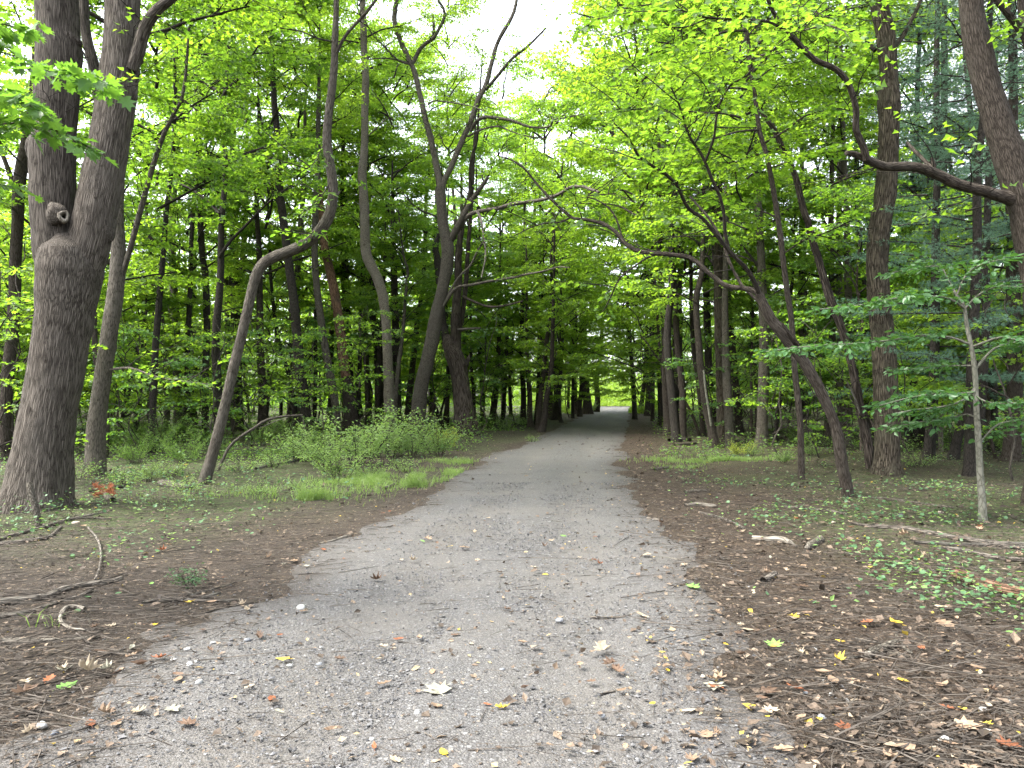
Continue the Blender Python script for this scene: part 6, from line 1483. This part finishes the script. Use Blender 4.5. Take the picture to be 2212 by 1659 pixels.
fallen('fallen_log', 'log lying behind the clump feet towards the slim trunk', 'log', 'bark_pale', [(1590, 955, 3), (1640, 954, 3.5), (1680, 950, 3.5), (1700, 945, 3)], group=GB)
fallen('fallen_stick', 'curved twig lying on the gravel right of the middle', 'stick', 'stick', [(1276, 1334, 2), (1290, 1336, 2.6), (1310, 1336, 2.6), (1335, 1335, 2.2), (1355, 1332, 2), (1372, 1325, 1.5), (1385, 1315, 1)], group=GB)
fallen('fallen_stick', 'straight dark twig where gravel meets the right verge', 'stick', 'stick', [(1408, 1205, 2), (1440, 1208, 2.6), (1470, 1212, 2.4), (1496, 1214, 1.8)], group=GB)
fallen('fallen_stick', 'thin twig beside the bright yellow leaf on the gravel', 'stick', 'stick', [(1412, 1541, 2), (1440, 1536, 2), (1470, 1527, 1.6)], group=GB)
fallen('fallen_stick', 'short twig pointing left on the lower gravel', 'stick', 'stick', [(1296, 1502, 2), (1312, 1497, 2.4), (1330, 1494, 2)], group=GB)
fallen('fallen_stick', 'dark stick at the right verge level with the cut branch', 'stick', 'stick', [(1765, 1424, 2), (1800, 1426, 3), (1830, 1425, 3), (1866, 1418, 2)], group=GB)
fallen('fallen_stick', 'slanting dark stick in the lower right corner', 'stick', 'stick', [(2112, 1500, 2.5), (2140, 1520, 3), (2175, 1540, 3), (2230, 1562, 2.5)], group=GB)
fallen('fallen_stick', 'short dark stick between stones at the lower right gravel edge', 'stick', 'stick', [(1614, 1530, 2.4), (1630, 1518, 3), (1645, 1508, 2.6)], group=GB)
fallen('fallen_stick', 'brown stick low on the right verge, dipping to the right', 'stick', 'stick', [(1675, 1328, 2), (1710, 1332, 2.6), (1740, 1341, 2.2)], group=GB)
fallen('fallen_stick', 'thin arched stem among the right ground cover', 'stick', 'stick', [(1960, 1234, 2), (2010, 1234, 2.2), (2060, 1230, 2.2), (2100, 1220, 1.6)], group=GB)
fallen('fallen_branch', 'grey branch under the leaning arched tree, right floor', 'branch', 'stick', [(1690, 1095, 2), (1730, 1100, 2.6), (1780, 1104, 2.8), (1830, 1112, 2.4)], group=GB)
fallen('fallen_branch', 'pale thin pole lying before the ridged oak', 'branch', 'bark_pale', [(1850, 1075, 2), (1920, 1080, 2.6), (1990, 1090, 2.6), (2060, 1098, 2)], group=GB)

# rusty dead sprig on the left verge
def sprig():
    c = ground_at(240, 1072); rng = np.random.default_rng(9); root = empty('dead_sprig', c, 'rusty red dead conifer sprig on the left verge', 'sprig')
    mb = MB(); m2 = MB()
    for k in range(5):
        P = bough_curve((rng.normal(0, .05), rng.normal(0, .05), 0), rng.uniform(0, 6.28), rng.uniform(.2, 1.1), rng.uniform(.2, .35), rng)
        tube(m2, P, np.linspace(.006, .002, len(P)), sides=5, step=.05)
        n = 260; i = rng.integers(0, len(P) - 1, n); f = rng.random((n, 1)); A = P[i] * (1 - f) + P[i + 1] * f
        sticks(mb, A, A + norm(rng.normal(0, 1, (n, 3)) + [0, 0, .3]) * rng.uniform(.04, .1, (n, 1)), .0028, .001, 0)
    m2.obj('stem', [M['bark_rust']], root); mb.obj('needles', [plain_leaf('rust_needle', (.36, .13, .06), (.28, .09, .04))], root, 'stuff')
sprig()

# ---------------------------------------------------------------- single stones
def stone_mesh(seed, flat):
    rng = np.random.default_rng(seed); th = np.linspace(0, pi, 8); ph = np.linspace(0, 2 * pi, 12, endpoint=False)
    TH, PH = np.meshgrid(th, ph, indexing='ij'); D = np.stack([np.sin(TH) * np.cos(PH), np.sin(TH) * np.sin(PH), np.cos(TH)], 2).reshape(-1, 3)
    k = 1 + .22 * vnoise(D * 1.7 + seed, seed) + .1 * vnoise(D * 4 + seed, seed + 1)
    V = D * k[:, None] * np.array([1, .75, flat]); V[:, 2] = np.clip(V[:, 2], -.5 * flat, None)
    i = np.arange(7)[:, None] * 12; j = np.arange(12)[None]; j2 = (j + 1) % 12
    mb = MB(); mb.add(V, np.stack([i + j, i + 12 + j, i + 12 + j2, i + j2], 2).reshape(-1, 4), 0, None, .5, seed % 2 == 0); return mb
STM = {(c, k): stone_mesh(500 + k, (.55, .4, .65)[k]).mesh('stone', [m]) for c, m in STONE.items() for k in range(3)}
def stone(px, py, r, col, k, label, group='stones on and beside the gravel'):
    g = ground_at(px, py); s = r / F * g[1] * 1.05; d = abs(g[0] - road_x(g[1]))
    o = linked('stone', STM[(col, k)], None, (g[0], g[1], g[2] + s * .28 + (.01 if d < 1.8 else 0)), (0, 0, (px * 3.1) % 6.28), (s, s, s)); return tag(o, label, 'stone', group)
for px, py, r, c, k, lab in ((650, 1319, 12, 'pale grey', 0, 'pale oval stone, largest on the left edge of the gravel'), (1016, 1417, 9, 'dark', 1, 'dark flat stone touching a yellow leaf on mid gravel'), (901, 1547, 9, 'pale grey', 2, 'pale angular stone on the lower gravel, left of centre'),
    (803, 1603, 6.5, 'pale grey', 0, 'small round grey pebble near the bottom of the gravel'), (1519, 1467, 6, 'tan', 2, 'round tan pebble on the right of the gravel'), (2043, 1604, 15, 'pale grey', 0, 'largest pale stone in the lower right corner'),
    (2122, 1536, 11, 'pale grey', 1, 'flat pale stone among litter, far lower right'), (2134, 1584, 10, 'whitish', 2, 'whitish speckled stone near the right bottom corner'), (1776, 1552, 11, 'blue-grey', 1, 'blue-grey stone at the gravel edge, lower right'),
    (1796, 1503, 7, 'whitish', 0, 'small whitish stone below a curled orange leaf'), (1526, 1346, 5, 'dark', 2, 'dark pebble near the right gravel edge'), (1208, 1345, 10, 'slate grey', 1, 'flat slate stone beside the curved twig'),
    (1302, 1553, 7, 'slate grey', 0, 'tan-grey round stone low on the gravel, right of centre'), (410, 1441, 8, 'whitish', 2, 'white stone in the left gravel edge'), (425, 1434, 6, 'pale grey', 0, 'grey stone touching the white one, left gravel edge'),
    (430, 1480, 9, 'pale grey', 2, 'wide pale stone on the left gravel'), (404, 1407, 8, 'whitish', 1, 'whitish flat stone by the left gravel edge'), (460, 1393, 6, 'pale grey', 1, 'pale pebble right of the whitish flat stone'),
    (496, 1397, 7, 'dark', 1, 'dark slate piece near a red leaf, left gravel'), (90, 1575, 12, 'whitish', 2, 'pale rough stone in the lower left corner'), (118, 1590, 9, 'blue-grey', 0, 'bluish stone next to the pale rough one, lower left'),
    (375, 1430, 6, 'whitish', 0, 'small white pebble on the left gravel edge'), (534, 1388, 7, 'slate grey', 2, 'slate pebble near the left track'), (1040, 1345, 5, 'dark', 0, 'small dark pebble in the middle of the gravel'),
    (960, 1580, 7, 'blue-grey', 2, 'blue-grey pebble near the bottom, left of centre'), (1340, 1597, 7, 'blue-grey', 1, 'bluish pebble near the bottom, right of centre'), (1085, 1452, 6, 'slate grey', 2, 'slate chip left of the big pale leaf'),
    (690, 1440, 7, 'slate grey', 1, 'dark slate chip left of the grey middle of the gravel'), (626, 1443, 6, 'pale grey', 0, 'little pale pebble on the left third of the gravel'), (1630, 1418, 6, 'dark', 0, 'dark pebble on the right verge edge'),
    (1742, 1500, 7, 'slate grey', 0, 'slate stone by rusty leaves on the right gravel edge'), (1760, 1405, 7, 'pale grey', 2, 'pale pebble under a green fallen leaf'), (2180, 1517, 8, 'whitish', 0, 'white stone cut by nothing near the right edge litter'),
    (163, 1132, 9, 'tan', 1, 'smooth tan stone near the long brown branch, left'), (1800, 1130, 5, 'tan', 0, 'brown stone on the floor under the arched tree'), (2030, 1110, 9, 'tan', 1, 'flat brown stone on the floor left of the pale sapling'), (1945, 1115, 8, 'dark', 1, 'dark stone on the floor before the ridged oak')):
    stone(px, py, r, c, k, lab.replace(' cut by nothing', ''))

# ---------------------------------------------------------------- single fallen leaves
def dry_leaf_mesh(kind, seed, curl):
    rng = np.random.default_rng(seed); t, tri = {'maple': MAPLE, 'oval': OVAL, 'oak': _fan([(0, 0), (.1, .08), (.28, .16), (.14, .28), (.36, .42), (.18, .54), (.3, .72), (.12, .8), (0, 1), (-.12, .82), (-.3, .7), (-.17, .52), (-.37, .44), (-.13, .27), (-.27, .15), (-.1, .07)], (0, .46))}[kind]
    V = t.copy(); V[:, 2] = curl * (V[:, 0] ** 2 * 2.2 + (V[:, 1] - .45) ** 2 * .9) + rng.normal(0, .03, len(V)) + rng.normal(0, .18) * V[:, 0] * (V[:, 1] - .4) * 2 * curl
    x = V[:, 0].copy(); V[:, 0] = x * (1 - .35 * curl); V[:, 1] -= .45; V[:, 2] -= V[:, 2].min()
    mb = MB(); mb.add(V, tri); mb.sm[-1] = False
    # stalk
    sticks(mb, np.array([[0, -.45, .02]]), np.array([[.05, -.72, .03]]), .014, .01, 0)
    return mb
DL = {}
for c in DRY:
    for kd in ('maple', 'oval', 'oak'):
        for q in range(3):
            DL[(c, kd, q)] = dry_leaf_mesh(kd, 600 + q * 7 + len(c), (.15, .4, .8)[q]).mesh('fallen_leaf', [DRY[c]])
SHAPE = {'maple': 'maple', 'oval': 'narrow', 'oak': 'lobed'}
CURL = ['flat', 'bent', 'curled']
LEAF_N = [0]
def dry_leaf(x, y, size, c, kd, q, label=None, rz=None, rng=RNG):
    d = abs(x - road_x(y)); z = gz1(x, y) + (.026 if d < 1.9 else .03)
    o = linked('fallen_leaf', DL[(c, kd, q)], None, (x, y, z), (rng.normal(0, .08), rng.normal(0, .08), rng.uniform(0, 6.28) if rz is None else rz), (size, size, size))
    tag(o, label or 'leaf', 'leaf', 'fallen leaves on the path and its verges'); LEAF_N[0] += 1
    return o
for px, py, w, c, kd, q, lab in ((1409, 1530, 17, 'yellow', 'oval', 0, 'bright yellow upright leaf on the lower gravel, right of centre'), (1816, 1395, 20, 'yellow', 'oval', 0, 'bright yellow leaf on the right verge, left of the cut branch'),
    (1937, 1355, 38, 'yellow', 'oval', 2, 'long curled yellow leaf on the right verge'), (958, 1639, 32, 'yellow', 'oval', 1, 'yellow leaf with brown edge at the bottom of the gravel'), (808, 1625, 24, 'orange', 'oval', 2, 'curled amber leaf standing at the bottom of the gravel'),
    (945, 1498, 58, 'grey', 'maple', 0, 'largest leaf on the gravel, pale grey-green and flat'), (2042, 1357, 48, 'tan', 'oak', 0, 'large tan lobed leaf on the right verge'), (1719, 1499, 36, 'orange', 'oval', 2, 'curled rust leaf on the right gravel edge'),
    (1872, 1353, 30, 'orange', 'oak', 1, 'salmon-orange leaf left of the long curled yellow one'), (1672, 1399, 34, 'green', 'maple', 0, 'green maple leaf at the right gravel edge'), (1499, 1274, 30, 'green', 'maple', 0, 'green crumpled leaf higher up on the right edge'),
    (2184, 1623, 44, 'orange', 'maple', 0, 'orange-brown maple leaf in the right bottom corner'), (1953, 1632, 50, 'tan', 'oval', 1, 'broad tan leaf at the bottom right'), (1692, 1629, 44, 'tan', 'oak', 0, 'tan torn leaf at the bottom edge, right'),
    (2092, 1580, 46, 'tan', 'maple', 0, 'tan maple leaf above the large pale corner stone'), (197, 1459, 46, 'pale', 'maple', 2, 'clustered pale dry leaf on the left verge by the gravel'), (52, 1506, 60, 'brown', 'oak', 1, 'big crumpled brown leaf at the lower left'),
    (143, 1494, 44, 'green', 'oak', 0, 'bright green feathery leaf, lower left'), (345, 1430, 32, 'orange', 'oak', 2, 'rust curled leaf on the left gravel edge'), (375, 1543, 32, 'grey', 'maple', 0, 'pale green leaf on the lower left gravel'),
    (327, 1269, 18, 'green', 'oval', 1, 'small upright green leaf on the left verge'), (300, 1547, 44, 'pale', 'oak', 1, 'crumpled beige leaf on the lower left gravel'), (196, 1575, 36, 'orange', 'oval', 0, 'reddish leaf in the lower left gravel'),
    (285, 1410, 26, 'grey', 'oval', 2, 'grey-green curled leaf left of the gravel edge'), (240, 1364, 26, 'pale', 'oak', 2, 'tan scrap beside the dark trailing stick'), (1360, 1500, 24, 'tan', 'oval', 2, 'tan caterpillar-like curled leaf on the lower gravel'),
    (1385, 1335, 30, 'pale', 'oval', 1, 'pale leaf under the end of the curved twig'), (1298, 1412, 36, 'pale', 'maple', 1, 'pale maple leaf on the gravel right of centre'), (1440, 1450, 34, 'tan', 'oval', 1, 'pinkish tan leaf above a yellow one on the gravel'),
    (1442, 1458, 18, 'yellow', 'oval', 1, 'small yellow leaf touching the pinkish tan one'), (1130, 1397, 26, 'tan', 'oval', 2, 'curled tan leaf standing on the middle of the gravel'), (830, 1487, 34, 'tan', 'oak', 1, 'forked tan leaf left of the largest leaf'),
    (862, 1389, 22, 'orange', 'oval', 2, 'orange-brown curled leaf on the middle gravel'), (735, 1433, 30, 'brown', 'oak', 1, 'brown crumpled leaf on the left third of the gravel'), (612, 1433, 30, 'yellow', 'oval', 0, 'thin yellow leaf on the left of the gravel'),
    (560, 1383, 36, 'brown', 'oak', 2, 'brown crumpled pair-like leaf on the left gravel edge'), (810, 1258, 24, 'brown', 'maple', 2, 'dark brown curled leaf higher up the gravel'), (973, 1185, 12, 'yellow', 'oval', 0, 'small yellow leaf farther up the gravel'),
    (943, 1537, 34, 'tan', 'oval', 1, 'tan leaf with stalk below the largest leaf'), (715, 1588, 30, 'tan', 'oval', 2, 'curled tan leaf near the bottom, left of centre'), (855, 1655, 34, 'pale', 'oak', 1, 'beige split leaf cut by the bottom edge'),
    (940, 1658, 20, 'pale', 'oval', 0, 'pale oval leaf at the very bottom'), (1300, 1398, 26, 'pale', 'oval', 0, 'slim cream leaf on gravel near the pale maple leaf'), (1545, 1494, 40, 'grey', 'maple', 0, 'whitish-green maple leaf on the right gravel'),
    (1545, 1476, 40, 'tan', 'maple', 1, 'tan maple leaf above the whitish-green one'), (1548, 1496, 34, 'orange', 'oval', 2, 'rust curled leaf overlapping the whitish-green maple leaf'), (1550, 1542, 26, 'pale', 'oak', 0, 'cream lobed leaf on the lower right gravel'),
    (1527, 1596, 34, 'tan', 'maple', 0, 'tan maple leaf low on the right gravel'), (1488, 1546, 34, 'pale', 'oval', 1, 'cream narrow leaf near the bottom right gravel'), (1780, 1465, 38, 'tan', 'oval', 2, 'curled tan leaf at the top of the long bent twig'),
    (1852, 1482, 32, 'tan', 'oval', 0, 'tan oval leaf right of the long bent twig'), (1952, 1483, 32, 'yellow', 'oval', 1, 'yellow-green curled leaf on the right verge'), (2035, 1495, 44, 'tan', 'oval', 2, 'folded tan leaf far right on the verge'),
    (1865, 1606, 0, 'tan', 'oval', 0, None), (1845, 1525, 20, 'pale', 'oval', 0, 'cream leaf lying on the long bent twig'), (2075, 1435, 30, 'tan', 'oval', 2, 'curled tan leaf right of the crossed sticks'),
    (1990, 1410, 28, 'orange', 'oval', 1, 'orange leaf beside the crossed sticks'), (2035, 1320, 26, 'pale', 'oval', 0, 'thin pale leaf below the rough brown log'), (1568, 1400, 16, 'yellow', 'oval', 0, 'pair-left yellow leaf on the right of the gravel'),
    (1430, 1417, 12, 'yellow', 'oval', 0, 'small round yellow leaf on the gravel, right'), (1438, 1430, 12, 'yellow', 'oval', 0, 'small yellow leaf just below the round yellow one'), (1405, 1385, 12, 'yellow', 'oval', 1, 'narrow yellow leaf higher on the right gravel')):
    if not w or not lab: continue
    g = ground_at(px, py); dry_leaf(g[0], g[1], w / F * g[1] * 1.1, c, kd, q, lab)
# the rest of the largest three hundred
rl = np.random.default_rng(66); PEND = []
while LEAF_N[0] < 298:
    y = 2.9 * (11 / 2.9) ** rl.random(); x = rl.uniform(-.72, .72) * y; d = x - road_x(y)
    if rl.random() > (.45 if abs(d) < 1.5 else 1.0): continue
    if d < -2.2 and rl.random() > .5: continue
    c = rl.choice(['tan', 'pale', 'brown', 'orange', 'yellow', 'green', 'grey'], p=[.33, .25, .17, .11, .05, .03, .06]); kd = rl.choice(['maple', 'oval', 'oak'], p=[.3, .45, .25]); q = int(rl.integers(0, 3))
    o = dry_leaf(x, y, float(np.clip(rl.normal(.07, .022), .03, .12)), c, kd, q, rng=rl)
    PEND.append((o, x, y, d, c, kd, q))
LAND = [('the stout cut branch', 1905, 1405), ('the rough brown log', 2130, 1275), ('the curved twig on the gravel', 1330, 1334), ('the pale oval stone', 650, 1317), ('the hook-curved pale stick', 150, 1330), ('the long bent twig', 1850, 1545),
        ('the largest pale leaf', 945, 1498), ('the large pale corner stone', 2043, 1603), ('the green maple leaf', 1672, 1399), ('the thick lichen-spotted branch', 130, 1280), ('the dark forked branch', 400, 1300), ('the bright yellow gravel leaf', 1409, 1530),
        ('the two straight pale sticks', 110, 1386), ('the dark flat stone', 1016, 1416), ('the rotten jagged log', 1665, 1170), ('the blue-grey edge stone', 1776, 1551), ('the tan lobed leaf', 2042, 1357), ('the stick at the right path edge', 1450, 1210),
        ('the lower left corner stones', 105, 1582), ('the bottom edge amber leaf', 808, 1625), ('the pale angular stone', 901, 1546), ('the round tan pebble', 1519, 1465), ('the curled rust edge leaf', 1719, 1499), ('the broken stub', 85, 1138), ('the small yellow leaf up the gravel', 973, 1185)]
LW = [(n, ground_at(a, b)) for n, a, b in LAND]; seen = {}
for o, x, y, d, c, kd, q in PEND:
    n, g = min(LW, key=lambda r: (r[1][0] - x) ** 2 + (r[1][1] - y) ** 2)
    dx, dy = x - g[0], y - g[1]
    rel = ('right of' if dx > 0 else 'left of') if abs(dx) > abs(dy) else ('beyond' if dy > 0 else 'nearer than')
    far = 'just ' if np.hypot(dx, dy) < .35 else ''
    base = f'{CURL[q]} {c} {SHAPE[kd]} leaf {far}{rel} {n}'
    seen.setdefault(base, []).append((np.hypot(dx, dy), o))
for base, rows in seen.items():
    rows.sort(key=lambda r: r[0])
    for k, (_, o) in enumerate(rows):
        o['label'] = base if len(rows) == 1 else base + ', ' + ['closest to it', 'second closest', 'third closest', 'fourth closest', 'fifth closest', 'sixth closest'][min(k, 5)]
tris = sum(sum(max(1, len(p.vertices) - 2) for p in m.polygons) if len(m.polygons) < 5000 else len(m.loops) - 2 * len(m.polygons) for m in bpy.data.meshes)
print('objects', len(COL.objects), 'unique tris', tris)
